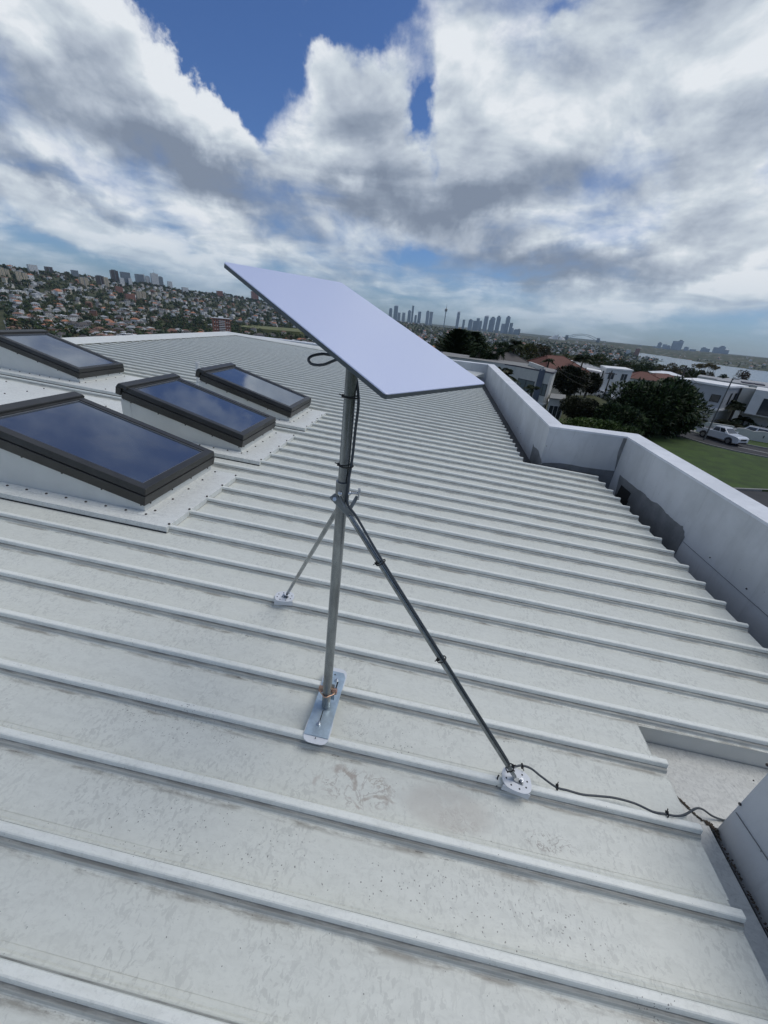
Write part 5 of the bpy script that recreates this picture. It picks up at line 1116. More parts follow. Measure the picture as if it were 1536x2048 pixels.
mb = MB(); mb.hexa([Vector((q.x, q.y, z)) for z in (-7.3, zr-.15) for q in (rc-(rd-rc)*.4, rd, rd+bk*.3, rc+bk*.3-(rd-rc)*.4)]); mb.build('terrace_wall', M_pale, h4)
t0, t1 = onz(1484, 823, -7.3), onz(1526, 833, -7.3); mb = MB(); t2 = rB-bk*.15
mb.hexa([Vector((q.x, q.y, z)) for z in (-7.55, -7.301) for q in (t0, Vector((t2.x, t2.y, 0)), Vector((t2.x, t2.y, 0))+bk, t0+bk)]); mb.build('terrace_slab', M_whw, h4)
mb = MB(); g0 = t0+bk*.15; g1 = Vector((t2.x, t2.y, 0))+bk*.15; mb.hexa([Vector((q.x, q.y, z)) for z in (-10, -7.551) for q in (g0, g1, g1+bk*.8, g0+bk*.8)]); mb.build('garage_wall', M_pale, h4)
Mf, Lf = wall_frame(Vector((t0.x, t0.y, -7.3)), Vector((t2.x, t2.y, -7.3)))
mb = MB(); mb.box((.1, .06, .95), (Lf, .10, 1.0), Mf)
for i in range(40): mb.box((.1+i*Lf/40, .07, 0), (.12+i*Lf/40, .09, .95), Mf)
mb.build('balustrade', M_sil, h4)
# house behind it with dark panels
zr = -4.9; q = [onz(1430, 760.5, zr), onz(1600, 786, zr), onz(1600, 773.5, zr), onz(1455, 757, zr)]
h5 = empty('rear_house'); tag(h5, 'wide low roof with dark solar panels behind the modern house', 'house')
mb = MB(); mb.prism([(p.x, p.y) for p in q], -15, zr); mb.build('wall', M_pale, h5)
mb = MB(); mb.prism([(p.x, p.y) for p in q], zr+.001, zr+.12); mb.build('roof', ROOFS[2][1], h5)
for (x0, x1) in ((1486, 1508), (1511, 1531)):
    s_ = [onz(x0, 764.2+(x0-1486)*.13, zr+.3), onz(x1, 764.2+(x1-1486)*.13, zr+.3), onz(x1-4, 761.8+(x1-1486)*.13, zr+.3), onz(x0-4, 761.8+(x0-1486)*.13, zr+.3)]
    mb = MB(); mb.prism([(p.x, p.y) for p in s_], zr+.14, zr+.3); mb.build('solar_panel', M_char, h5)
# hipped tile houses
def hip(name, xs, ys, depth, zr, rise, wall_h, lab, roofm=M_tile, yaw=0, w_=12, d_=9, wallm=M_pale):
    c = at(xs, ys, depth); e = empty(name, loc=Vector((c.x, c.y, zr))); e.rotation_euler[2] = yaw; tag(e, lab, 'house')
    m = MB(); m.box((-w_/2, -d_/2, -wall_h-8), (w_/2, d_/2, 0)); m.build('wall', wallm, e)
    m = MB(); m.prism([(-w_/2-.5, -d_/2-.5), (w_/2+.5, -d_/2-.5), (w_/2+.5, d_/2+.5), (-w_/2-.5, d_/2+.5)], .001, rise, None, [(-w_/2+d_*.45, -.15), (w_/2-d_*.45, -.15), (w_/2-d_*.45, .15), (-w_/2+d_*.45, .15)])
    r_ = m.build('roof', roofm, e)
    m = MB(); m.tube([(-w_/2+d_*.45, 0, rise), (w_/2-d_*.45, 0, rise)], .14, 6)
    for sx in (-1, 1):
        for sy in (-1, 1): m.tube([(sx*(w_/2-d_*.45), 0, rise), (sx*(w_/2+.5), sy*(d_/2+.5), .05)], .12, 6)
    m.build('ridge_tiles', roofm, r_)
    for s in (-.3, .1, .35): opening(Matrix.Translation((0, -d_/2, 0)), w_, s-.06, s+.06, -2.2, -.9, e, 2, M_win, M_whm)
    return e
hip('tiled_house', 1105, 735, 88, -7.4, 3.3, 3, 'house with a broad terracotta hip roof behind the curved house', w_=15, d_=11, yaw=.5)
hip('tiled_house', 1318, 762, 130, -10.4, 2.2, 3, 'house with terracotta roof just above the big dark tree', w_=15, d_=10, yaw=.35)
hip('tiled_house', 1283, 757, 125, -9.8, 1.9, 3, 'terracotta roof between the white flat house and the big tree', w_=10, d_=9, yaw=-.2)
hip('dark_roofed_house', 1003, 722, 78, -6.2, 2.2, 3, 'house with charcoal hip roof behind the fan shaped plant', ROOFS[1][1], w_=12, d_=9, yaw=.2)
hip('pale_roofed_house', 1142, 733, 125, -8.3, 1.4, 3, 'house with long pale metal roof right of the broad terracotta roof', ROOFS[2][1], w_=16, d_=9, yaw=.3)
hip('pale_roofed_house', 1330, 750, 190, -12.0, 1.2, 3, 'bright roofed house at the foot of the crossarm pole', ROOFS[3][1], w_=12, d_=9, yaw=-.3)
def flatroof(name, pts, zt, zb, lab, wallm, roofm=ROOFS[3][1]):
    e = empty(name); tag(e, lab, 'house'); p = [onz(x, y, zt) for x, y in pts]; m = MB(); m.prism([(q.x, q.y) for q in p], zb, zt-.2); m.build('wall', wallm, e); m = MB(); m.prism([(q.x, q.y) for q in p], zt-.199, zt); m.build('roof', roofm, e)
    Mf, Lf = wall_frame(p[0], p[1]); 
    for s in (.2, .5, .8): opening(Mf, Lf, s-.07, s+.07, -2.4, -1.0, e, 2, M_win, M_whm)
flatroof('dark_flat_house', [(840, 712), (1005, 728), (1008, 722), (850, 706)], -4.4, -9.5, 'long low roof with dark edge just past the far parapet', M_pale, ROOFS[2][1])
flatroof('pale_flat_house', [(1104, 717), (1170, 731), (1172, 726), (1108, 713.5)], -9.0, -20, 'long pale flat roofed house left of the tall palm', M_whw)
flatroof('pale_flat_house', [(1395, 752), (1440, 759), (1445, 756), (1400, 749)], -9.0, -20, 'pale flat roof by the water behind the street pole', M_pale, ROOFS[2][1])
# garden wall with a scalloped top
A, B_ = onz(1466, 874, GZ+.12), onz(1545, 888, GZ+.12); Mf, Lf = wall_frame(A, B_); mb = MB(); n = 64; Lw = Lf*1.6
top = [(Lw*i/n, 1.02+.16*abs(math.sin(math.pi*3.2*i/n+.5))) for i in range(n+1)]
vs = [Mf@Vector((x, y, z)) for y in (0, .22) for x, z in [(0, -.3)]+top+[(Lw, -.3)]]; k_ = n+3
mb.add(vs, [tuple(range(k_)), tuple(range(k_, 2*k_))[::-1]]+[(i, (i+1)%k_, k_+(i+1)%k_, k_+i) for i in range(k_)])
gw_ = mb.build('garden_wall', M_pale); tag(gw_, 'pale rendered garden wall with scalloped top behind the pickup', 'wall')
mb = MB(); mb.box((Lw*.44, -.03, .45), (Lw*.455, -.001, .75), Mf); mb.build('letterbox', M_trim, gw_)
A, B_ = at(1385, 852, 60), at(1425, 838, 64); Mf, Lf = wall_frame(onz(1382, 858, GZ), onz(1462, 871, GZ)); mb = MB(); mb.box((0, .3, 0), (Lf, .5, 1.1), Mf); tag(mb.build('low_wall', M_pale), 'low pale wall behind the tray of the pickup', 'wall')
# utility poles, wires
def vpole(name, x, y, d, ytop, r, lab, arm=None, mt=M_pole):
    b = at(x, y, d); lo_, hi_ = 0, 20
    for i in range(40):
        m_ = (lo_+hi_)/2
        if px(b+Vector((0, 0, m_)))[1] > ytop: lo_ = m_
        else: hi_ = m_
    e = empty(name, loc=b); tag(e, lab, 'utility pole'); m = MB(); m.tube([(0, 0, -1), (0, 0, lo_)], [r*1.15, r*.8], 12); m.build('pole', mt, e)
    if arm: arm(e, lo_)
    return e, b+Vector((0, 0, lo_))
def lamp(e, h):
    m = MB(); m.tube([(0, 0, h-.15), (.25, .1, h+.05)], .04, 8); m.build('bracket', M_pole, e); m = MB(); m.box((.02, -.14, h-.02), (.62, .14, h+.11)); m.build('street_light', M_rim, e, bevel=.03)
def xarm(e, h):
    m = MB(); m.box((-1.3, -.06, h-.75), (1.3, .06, h-.6)); m.build('crossarm', M_pole, e)
    for s in (-1.15, -.6, .6, 1.15): m = MB(); m.tube([(s, 0, h-.6), (s, 0, h-.42)], [.05, .03], 8); m.build('insulator', M_whm, e)
_, top1 = vpole('utility_pole', 1409, 877, 44, 758, .075, 'tall slim grey pole standing in front of the white pickup', lamp, mat('grey_steel_pole', (.16, .165, .165), .6, metal=.3))
_, top2 = vpole('utility_pole', 1210, 784, 88, 741, .15, 'dark timber pole leaning in view before the white flat house', xarm)
_, top3 = vpole('utility_pole', 1345, 800, 72, 731, .16, 'timber pole with crossarm rising behind the big dark tree', xarm)
mb = MB(); a0, b0_ = at(1118, 741, 56), top2+Vector((0, 0, -2.5))
def sag(a, b, s, r_, name, lab, grp=None):
    o = MB().tube([a.lerp(b, i/24)-Vector((0, 0, s*4*(i/24)*(1-i/24))) for i in range(25)], r_, 5).build(name, M_pole); tag(o, lab, 'overhead wire', grp)
sag(at(1113, 738, 54), at(1196, 779, 90), .6, .022, 'overhead_wire', 'lower sagging wire from the curved house to the parked white car')
sag(at(1114, 736, 54), at(1210, 766, 88), .4, .018, 'overhead_wire', 'upper sagging wire from the curved house to the dark timber pole')
sag(top3+Vector((0, 0, -.5)), at(1403, 772, 50), .3, .02, 'overhead_wire', 'short wire right of the big tree against the blue grey wall')
sag(at(1375, 785, 58), at(1462, 762, 62), .6, .012, 'overhead_wire', 'thin wire crossing the blue grey side wall')

# vehicles: x forward, side profile extruded with tumblehome
def vehicle(name, P_, heading, prof_low, cabin, lab, cat, paint, L, Wd, wr, wx, tray=None, grp=None):
    M = Matrix.Translation(P_)@Matrix.Rotation(heading, 4, 'Z'); e = empty(name, M); tag(e, lab, cat)
    m = MB(); y = Wd/2; n = len(prof_low)
    def ext(m, prof, y0, y1): m.add([(x, -y0, z) for x, z in prof]+[(x, y0, z) for x, z in prof], [tuple(range(len(prof)))[::-1], tuple(range(len(prof), 2*len(prof)))]+[(i, (i+1)%len(prof), len(prof)+(i+1)%len(prof), len(prof)+i) for i in range(len(prof))])
    ext(m, prof_low, y, y); body = m.build('body', paint, e, bevel=.05, seg=3)
    m = MB(); nb = len(cabin); yb, yt = y-.06, y-.26; zs = [z for x, z in cabin]; zb, zt = min(zs), max(zs)
    yy = [yb+(yt-yb)*(z-zb)/(zt-zb) for x, z in cabin]
    m.add([(x, -q, z) for (x, z), q in zip(cabin, yy)]+[(x, q, z) for (x, z), q in zip(cabin, yy)], [tuple(range(nb))[::-1], tuple(range(nb, 2*nb))]+[(i, (i+1)%nb, nb+(i+1)%nb, nb+i) for i in range(nb)])
    m.build('cabin', paint, e, bevel=.04, seg=2)
    x0b, x0t, x1t, x1b = cabin[0][0], cabin[1][0], cabin[2][0], cabin[3][0]
    def pt(s, x, z, off=.012): q = yb+(yt-yb)*(z-zb)/(zt-zb)+off; return (x, s*q, z)
    def lerp(a, b, t): return a+(b-a)*t
    for s in (-1, 1):
        k_ = 2 if L > 4 else 2; 
        for w_i in range(2):
            t0, t1 = (.06, .47) if w_i == 0 else (.53, .93); za, zc = zb+.06, zt-.10
            fa, fc = (za-zb)/(zt-zb), (zc-zb)/(zt-zb)
            xl0, xr0 = lerp(x0b, x0t, fa), lerp(x1b, x1t, fa); xl1, xr1 = lerp(x0b, x0t, fc), lerp(x1b, x1t, fc)
            q = [pt(s, lerp(xl0, xr0, t0), za), pt(s, lerp(xl0, xr0, t1), za), pt(s, lerp(xl1, xr1, t1), zc), pt(s, lerp(xl1, xr1, t0), zc)]
            m = MB(); m.add(q+[(a, b-s*.02, c) for a, b, c in q], [(0,1,2,3),(7,6,5,4),(0,4,5,1),(1,5,6,2),(2,6,7,3),(3,7,4,0)]); m.build('side_window', M_win, e)
    for nm, xb_, xt_ in (('rear_window', x0b, x0t), ('windscreen', x1b, x1t)):
        sg = -1 if nm == 'rear_window' else 1; za, zc = zb+.05, zt-.07; fa, fc = (za-zb)/(zt-zb), (zc-zb)/(zt-zb); ya, yc = yb-.08-(yb-yt)*fa, yb-.08-(yb-yt)*fc
        q = [(lerp(xb_, xt_, fa)+sg*.014, -ya, za), (lerp(xb_, xt_, fa)+sg*.014, ya, za), (lerp(xb_, xt_, fc)+sg*.014, yc, zc), (lerp(xb_, xt_, fc)+sg*.014, -yc, zc)]
        m = MB(); m.add(q+[(a-sg*.03, b, c) for a, b, c in q], [(0,1,2,3),(7,6,5,4),(0,4,5,1),(1,5,6,2),(2,6,7,3),(3,7,4,0)]); m.build(nm, M_win, e)
    fx = max(x for x, z in prof_low); rx_ = min(x for x, z in prof_low)
    for x in wx:
        for s in (-1, 1):
            m = MB(); m.tube([(x, s*(y-.24), wr), (x, s*(y+.005), wr)], wr, 24); w_o = m.build('wheel', M_tyre, e)
            m = MB(); m.tube([(x, s*(y+.006), wr), (x, s*(y+.016), wr)], wr*.62, 16); m.build('rim', M_rim, w_o)
            m = MB(); a_ = [(x+math.cos(math.pi*i/12)*(wr+.10), wr+math.sin(math.pi*i/12)*(wr+.10)) for i in range(13)]; b_ = [(x+math.cos(math.pi*i/12)*(wr+.02), wr+math.sin(math.pi*i/12)*(wr+.02)) for i in range(13)][::-1]
            pp_ = a_+b_; yy0, yy1 = s*(y-.02), s*(y+.012); nn_ = len(pp_)
            m.add([(u, yy0, v) for u, v in pp_]+[(u, yy1, v) for u, v in pp_], [(i, i+1, 24-i, 25-i) for i in range(12)]+[(nn_+25-i, nn_+24-i, nn_+i+1, nn_+i) for i in range(12)]+[(i, nn_+i, nn_+(i+1)%nn_, (i+1)%nn_) for i in range(nn_)]); m.build('wheel_arch', M_trim, e)
    for s in (-1, 1):
        m = MB(); m.box((fx-.22, s*(y-.02)-(.34 if s > 0 else 0), .72), (fx+.006, s*(y-.02)+(.34 if s < 0 else 0), .92)); m.build('headlight', M_lamp, e, bevel=.03)
        m = MB(); m.box((x1b-.35, s*(y+.02)-(0 if s > 0 else .2), zb+.02), (x1b-.22, s*(y+.02)+(.2 if s > 0 else 0), zb+.22)); m.build('mirror', paint, e, bevel=.03)
        m = MB(); m.box((rx_-.006, s*(y-.02)-(.16 if s > 0 else 0), .70), (rx_+.12, s*(y-.02)+(.16 if s < 0 else 0), 1.0)); m.build('tail_light', M_tile, e)
    m = MB(); m.box((fx-.04, -.46, .66), (fx+.012, .46, .88)); m.build('grille', M_trim, e); m = MB(); m.box((fx-.04, -.7, .36), (fx+.02, .7, .52)); m.build('bumper_intake', M_trim, e)
    return e
UTE = [(-2.55, .42), (-2.15, .38), (-1.1, .36), (1.0, .36), (2.05, .34), (2.45, .30), (2.58, .42), (2.58, .82), (2.46, 1.00), (2.2, 1.08), (1.15, 1.16), (-.78, 1.16), (-2.55, 1.14)]
Pr, Pf = onz(1403, 873.5, GZ), onz(1443.5, 884.5, GZ); dv = (Pf-Pr); ctr = Pr.lerp(Pf, .5); hd = R_(-72); side_ = Vector((-math.sin(hd), math.cos(hd), 0)); side_ *= (1 if side_.dot(ctr) > 0 else -1)
ute = vehicle('pickup_truck', Vector((Pr.x, Pr.y, GZ))+side_*.80+Vector((math.cos(hd), math.sin(hd), 0))*1.45, hd, UTE, [(-.82, 1.14), (-.62, 1.72), (.45, 1.72), (1.22, 1.14)], 'white dual cab pickup parked along the far kerb', 'pickup', M_car, 5.2, 1.8, .38, (-1.55, 1.53))
ute.scale = (.93, .93, .93)
m = MB(); m.box((-2.45, -.74, 1.141), (-.9, .74, 1.155)); m.build('tray_cover', M_trim, ute)
m = MB()
for s in (-.68, .68): m.tube(spline([(-2.0, s, 1.14), (-1.3, s, 1.42), (-1.0, s, 1.62)], 4), .03, 8)
m.tube([(-1.0, -.68, 1.62), (-1.0, .68, 1.62)], .03, 8); m.build('sports_bar', M_rim, ute)
SED = [(-2.2, .40), (-1.9, .28), (1.9, .26), (2.2, .36), (2.25, .62), (2.05, .80), (1.2, .92), (-1.5, 1.0), (-2.15, .95)]
def parked(name, x, y, d, hd, lab, paint, suv=0):
    b = at(x, y, d); z = ground(b.x, b.y)+.06; P_ = [(a, c*(1.12 if suv else 1)) for a, c in SED]
    cab = [(-2.05, 1.05), (-1.6, 1.62), (.35, 1.66), (1.15, 1.0)] if suv else [(-1.75, .94), (-1.05, 1.40), (.3, 1.42), (1.15, .88)]
    return vehicle(name, Vector((b.x, b.y, z)), hd, P_, cab, lab, 'car', paint, 4.4, 1.78, .34, (-1.35, 1.35))
parked('parked_car', 1113, 786, 122, .15, 'silver hatchback on the street past the garden room', M_sil)
parked('parked_car', 1199, 790, 93, 1.9, 'white small SUV seen from behind on the side street', M_car, 1)
parked('parked_car', 1213, 794, 88, 2.0, 'light silver car half hidden by the big tree beside the white SUV', M_sil)
parked('parked_car', 1190, 784, 112, 2.2, 'white car ahead of the small SUV on the side street', M_car)
b = at(1500, 866, 52); vehicle('parked_car', Vector((b.x, b.y, GZ-1.0)), 2.4, [(a, c*1.12) for a, c in SED], [(-2.05, 1.05), (-1.6, 1.66), (.35, 1.7), (1.15, 1.0)], 'white car in the driveway behind the scalloped garden wall', 'car', M_car, 4.4, 1.78, .34, (-1.35, 1.35))

# plants ------------------------------------------------------------
def strapleaf(vs, fs, c, d, up_, ln, wd, bend=.3):
    d = d.normalized(); s = d.cross(up_); s = s.normalized() if s.length > .01 else Vector((1, 0, 0)); b = len(vs)
    m_ = c+d*ln*.5; t_ = c+d*ln-Vector((0, 0, bend*ln))
    vs += [c, m_-s*wd/2, m_+s*wd/2, t_]; fs += [(b, b+1, b+3), (b, b+3, b+2)]
def big_crown(c, rad, nl, lsz, aspect, mts, name, parent, rgx, lobes=12, up_bias=.4, flat_=1.0):
    L = [(Vector((0, 0, 0)), .72)]
    for i in range(lobes):
        d = Vector((rgx.gauss(0, 1), rgx.gauss(0, 1), rgx.gauss(.1, .7))).normalized(); L.append((Vector((d.x*rad.x, d.y*rad.y, d.z*rad.z))*rgx.uniform(.5, .72), rgx.uniform(.26, .42)))
    m = MB(); per = [([], []) for _ in mts]
    for i in range(nl):
        o, sc_ = L[rgx.randrange(len(L))]; d = Vector((rgx.gauss(0, 1), rgx.gauss(0, 1), rgx.gauss(0, 1))).normalized(); q = rgx.uniform(.72, 1.06)
        p_ = c+o+Vector((d.x*rad.x, d.y*rad.y, d.z*rad.z))*sc_*q
        dd = (d+Vector((rgx.gauss(0, .5), rgx.gauss(0, .5), up_bias+rgx.gauss(0, .4)))).normalized(); k_ = min(len(mts)-1, int(abs(rgx.gauss(0, .6))*len(mts)*.6))
        strapleaf(per[k_][0], per[k_][1], p_, dd, Vector((rgx.gauss(0, .4), rgx.gauss(0, .4), 1)), lsz*rgx.uniform(.6, 1.3), lsz*aspect, rgx.uniform(.0, .35))
    for i, (v_, f_) in enumerate(per): m.cur = i; m.add(v_, f_)
    return m.build(name, mts, parent)
def G(name, a, b_): return mat(name, a, .6, var=.4, vs=1.2, col2=b_, spec=.35)
G1 = [G('dark_strap_leaf', (.026, .048, .016), (.014, .026, .010)), G('mid_strap_leaf', (.060, .105, .026), (.03, .05, .015)), G('pale_strap_leaf', (.085, .11, .045), (.05, .07, .03))]
G2 = [G('bright_hedge_leaf', (.075, .125, .018), (.045, .08, .015)), G('hedge_leaf_shade', (.040, .075, .014), (.025, .045, .010))]
G3 = [G('olive_hedge_leaf', (.050, .056, .024), (.030, .035, .016)), G('dull_hedge_leaf', (.032, .038, .018), (.018, .022, .012))]
G4 = [G('palm_frond', (.045, .062, .024), (.026, .038, .016)), G('palm_frond_dry', (.10, .10, .05), (.06, .06, .03))]
def plant(name, x, y, d, R3, nl, ls, asp, mts, lab, cat='tree', seed=1, trunk=True, lobes=12, ub=.4, z=None):
    rgx = random.Random(seed); c = at(x, y, d); gz = ground(c.x, c.y) if z is None else z; e = empty(name, loc=Vector((c.x, c.y, gz))); tag(e, lab, cat); cz = c.z-gz
    if trunk:
        m = MB(); h = max(.6, cz); m.tube([(0, 0, -.3), (.1, 0, h*.4), (0, .1, h*.75)], [.28, .22, .15], 10)
        for i in range(6): a = i*1.05+rgx.uniform(-.3, .3); m.tube([(0, 0, h*.45), (math.cos(a)*R3[0]*.3, math.sin(a)*R3[1]*.3, h*.8), (math.cos(a)*R3[0]*.6, math.sin(a)*R3[1]*.6, h+R3[2]*.2)], [.13, .09, .04], 7)
        m.build('trunk', M_bark, e)
    else:
        m = MB(); m.tube([(0, 0, -.2), (0, 0, max(.3, cz))], [.1, .06], 7); m.build('stem', M_bark, e)
    big_crown(Vector((0, 0, cz)), Vector(R3), nl, ls, asp, mts, 'crown', e, rgx, lobes, ub); return e
plant('broadleaf_tree', 1300, 825, 43, (5.6, 4.2, 4.0), 19000, .52, .42, G1, 'big dark broad leaved tree between the parapet and the street', seed=5, lobes=22)
plant('broadleaf_tree', 1240, 842, 40, (2.6, 2.4, 2.0), 6000, .52, .40, G1, 'lower left part tree leaning out beside the big dark tree', seed=6, lobes=12)
plant('hedge_shrub', 1182, 862, 34, (3.6, 1.8, 1.35), 7000, .24, .6, G2, 'bright green rounded shrub just past the stepped parapet', 'shrub', 7, False, 16)
plant('hedge_shrub', 1232, 868, 34, (2.2, 1.6, 1.3), 4000, .24, .6, G2[::-1], 'mid green shrub under the big dark tree', 'shrub', 8, False, 10)
plant('hedge_shrub', 1160, 816, 44, (2.3, 2.0, 1.5), 7500, .30, .55, G3, 'dull olive clipped hedge beside the garden room', 'hedge', 9, False, 14)
plant('hedge_shrub', 1148, 763, 76, (4.4, 3.0, 2.9), 6500, .60, .5, G3[::-1], 'dark bushy tree behind the rounded end of the curved house', 'tree', 10, True, 12)
plant('hedge_shrub', 1178, 764, 80, (2.8, 2.4, 2.3), 4500, .60, .5, G3[::-1], 'dark bushy tree at the foot of the tall palm', 'tree', 11, True, 10)
plant('garden_shrub', 1352, 848, 50, (1.8, 1.6, 1.7), 1800, .34, .4, G1[1:], 'loose pale leaved shrub at the right side of the big tree', 'shrub', 12, False, 8)
plant('garden_shrub', 1515, 862, 54, (2.4, 1.2, .9), 1800, .34, .45, G1, 'dark shrub behind the right end of the scalloped wall', 'shrub', 13, False, 8)
plant('garden_shrub', 1478, 866, 56, (2.0, 1.0, .8), 1500, .34, .45, G1, 'dark shrub behind the left end of the scalloped wall', 'shrub', 14, False, 6)
def palm(name, x, y, d, R, nf, lab, seed, trunk_r=.16, up_=.5, lw=.05, nl=26, droop=.6, cat='palm', gz=None):
    rgx = random.Random(seed); c = at(x, y, d); g = ground(c.x, c.y) if gz is None else gz; e = empty(name, loc=Vector((c.x, c.y, g))); tag(e, lab, cat); h = c.z-g
    m = MB(); m.tube([(0, 0, -.3), (.05, 0, h*.5), (0, 0, h)], [trunk_r*1.2, trunk_r, trunk_r*.9], 10); m.build('trunk', M_bark, e)
    for f_ in range(nf):
        a = f_*2.4+rgx.uniform(-.2, .2); el = up_+rgx.uniform(-.5, .7); L = R*rgx.uniform(.8, 1.15); m = MB(); pts = []
        d0 = Vector((math.cos(a)*math.cos(el), math.sin(a)*math.cos(el), math.sin(el)))
        for i in range(9): t = i/8; pts.append(Vector((0, 0, h))+d0*L*t-Vector((0, 0, droop*L*t*t)))
        m.tube(pts, [.03*(1-i/10) for i in range(9)], 5, cap=False); vs, fs = [], []
        for i in range(nl):
            t = .08+.92*i/nl; j = min(7, int(t*8)); p_ = pts[j].lerp(pts[j+1], t*8-j); ax = (pts[j+1]-pts[j]).normalized(); sd_ = ax.cross(Vector((0, 0, 1))).normalized()
            for s in (-1, 1): strapleaf(vs, fs, p_, sd_*s+ax*.5+Vector((0, 0, -.25)), Vector((0, 0, 1)), L*.34*math.sin(math.pi*min(.95, t+.12))+.1, lw, .25)
        m.add(vs, fs); m.build('frond', G4[1] if rgx.random() < .12 else G4[0], e)
    return e
palm('tall_palm', 1031, 690, 78, 2.5, 18, 'tall feather palm behind the curved house, before the suburb', 3, lw=.10)
palm('tall_palm', 1167, 718, 84, 2.9, 18, 'tall dark palm left of the white flat house', 4, lw=.12)
palm('garden_palm', 1003, 752, 36, 1.9, 11, 'palm whose arching fronds rise behind the corner of the parapet', 5, lw=.07, up_=.7)
palm('garden_palm', 1065, 778, 44, 1.2, 10, 'small palm against the wall below the curved house windows', 6, lw=.06)
palm('garden_palm', 1098, 722, 72, 1.6, 12, 'yellowish palm in front of the broad terracotta roof', 8, lw=.08)
palm('garden_palm', 1472, 812, 56, 2.3, 16, 'dark palm in front of the modern house terrace', 7, lw=.10)
palm('garden_palm', 1462, 846, 55, 2.1, 14, 'spreading palm just above the roof of the pickup', 9, lw=.10)
palm('garden_palm', 1488, 840, 56, 1.9, 14, 'spreading palm right of the pickup roof', 12, lw=.10)
palm('garden_palm', 1504, 780, 60, 1.0, 9, 'thin umbrella like palm on the terrace of the modern house', 10, trunk_r=.09, lw=.12, up_=.1, droop=.2)
def spiky(name, x, y, d, lab, seed):
    rgx = random.Random(seed); c = at(x, y, d); g = ground(c.x, c.y); e = empty(name, loc=Vector((c.x, c.y, g))); tag(e, lab, 'shrub'); h = c.z-g
    m = MB(); 
    for i in range(7): m.tube([(0, 0, -.2), (rgx.uniform(-.4, .4), 0, h*.5), (rgx.uniform(-1.8, 1.8), rgx.uniform(-.6, .6), h+rgx.uniform(-.6, .5))], [.16, .12, .08], 7)
    m.build('trunk', M_bark, e); vs, fs = [], []
    for hub in range(13):
        o = Vector((rgx.uniform(-2.3, 2.3), rgx.uniform(-.8, .8), h+rgx.uniform(-.9, .8)))
        for i in range(70): strapleaf(vs, fs, o, Vector((rgx.gauss(0, 1), rgx.gauss(0, 1), rgx.gauss(.7, .7))), Vector((0, 0, 1)), rgx.uniform(.5, 1.1), .09, rgx.uniform(.2, .6))
    m = MB(); m.add(vs, fs); m.build('leaves', G1[0], e)
spiky('dragon_tree', 975, 712, 58, 'dark spiky leaved clump rising behind the far parapet', 4)
def norfolk(name, x, ytop, d, h, R, lab, seed):
    rgx = random.Random(seed); c = at(x, ytop, d); e = empty(name, loc=Vector((c.x, c.y, c.z-h))); tag(e, lab, 'tree'); m = MB(); m.tube([(0, 0, -6), (0, 0, h)], [.5, .07], 8); m.build('trunk', M_bark, e)
    vs, fs = [], []
    for t in range(20):
        z = h-.1-t*.42; Rr = R*(.22+.78*min(1, t/8)**.7); na = 10
        for q in range(na):
            a = q*6.283/na+t*.37+rgx.uniform(-.12, .12); L = Rr*rgx.uniform(.75, 1.1)
            for s in range(14):
                rr = L*(s+.5)/14; p_ = Vector((math.cos(a)*rr, math.sin(a)*rr, z+rr*.28))
                for w_ in (-1, 1): strapleaf(vs, fs, p_+Vector((0, 0, rgx.uniform(-.15, .15))), Vector((math.cos(a+w_*.9), math.sin(a+w_*.9), .35)), Vector((0, 0, 1)), .75*(1-.5*s/14)+.3, .30, -.1)
    m = MB(); m.add(vs, fs); m.build('crown', M_fol[3], e)
norfolk('norfolk_pine', 918, 663, 72, 7.5, 4.2, 'tall tiered pine with open layered branches right of the dish', 2)
norfolk('norfolk_pine', 948, 668, 78, 7.5, 3.8, 'lower tiered pine overlapping the taller one', 3)
# flat topped trees by the water
for i, (x, y, lab) in enumerate(((1393, 733, 'leftmost flat topped thin trunked tree by the water'), (1406, 731, 'second flat topped tree by the water'), (1418, 731, 'third flat topped tree by the water'), (1429, 735, 'rightmost flat topped tree by the water'))):
    plant('flat_topped_tree', x, y, 300, (4.2, 3.5, 1.6), 420, 1.0, .6, [G('autumn_leaf%d' % i if False else 'olive_brown_leaf', (.16, .13, .04), (.09, .08, .03))], lab, seed=40+i, lobes=6)
plant('shore_tree', 1480, 752, 260, (5.2, 4, 4.0), 700, 1.0, .6, [G('reddish_leaf', (.12, .08, .05), (.07, .05, .035))], 'reddish brown tree against the water at the right', seed=51, lobes=7)
plant('shore_tree', 1445, 754, 280, (3.2, 3, 2.4), 400, .9, .6, [M_fol[3]], 'small dark tree against the water left of the reddish one', seed=52, lobes=5)
rg = random.Random(8)
GT = ['before the flat topped trees', 'left of the flat topped trees', 'under the flat topped trees', 'above the left terracotta roof behind the big tree', 'beyond the white flat house roof', 'above the terracotta roofs near the bay', 'at the crossarm of the timber pole', 'right of the tall dark palm head', 'behind the tall dark palm head', 'behind the broad terracotta roof, right side', 'behind the broad terracotta roof, left side', 'behind the charcoal hip roof', 'right of the tiered pines', 'behind the tall feather palm', 'left of the tiered pines', 'between the curved house and the side street']
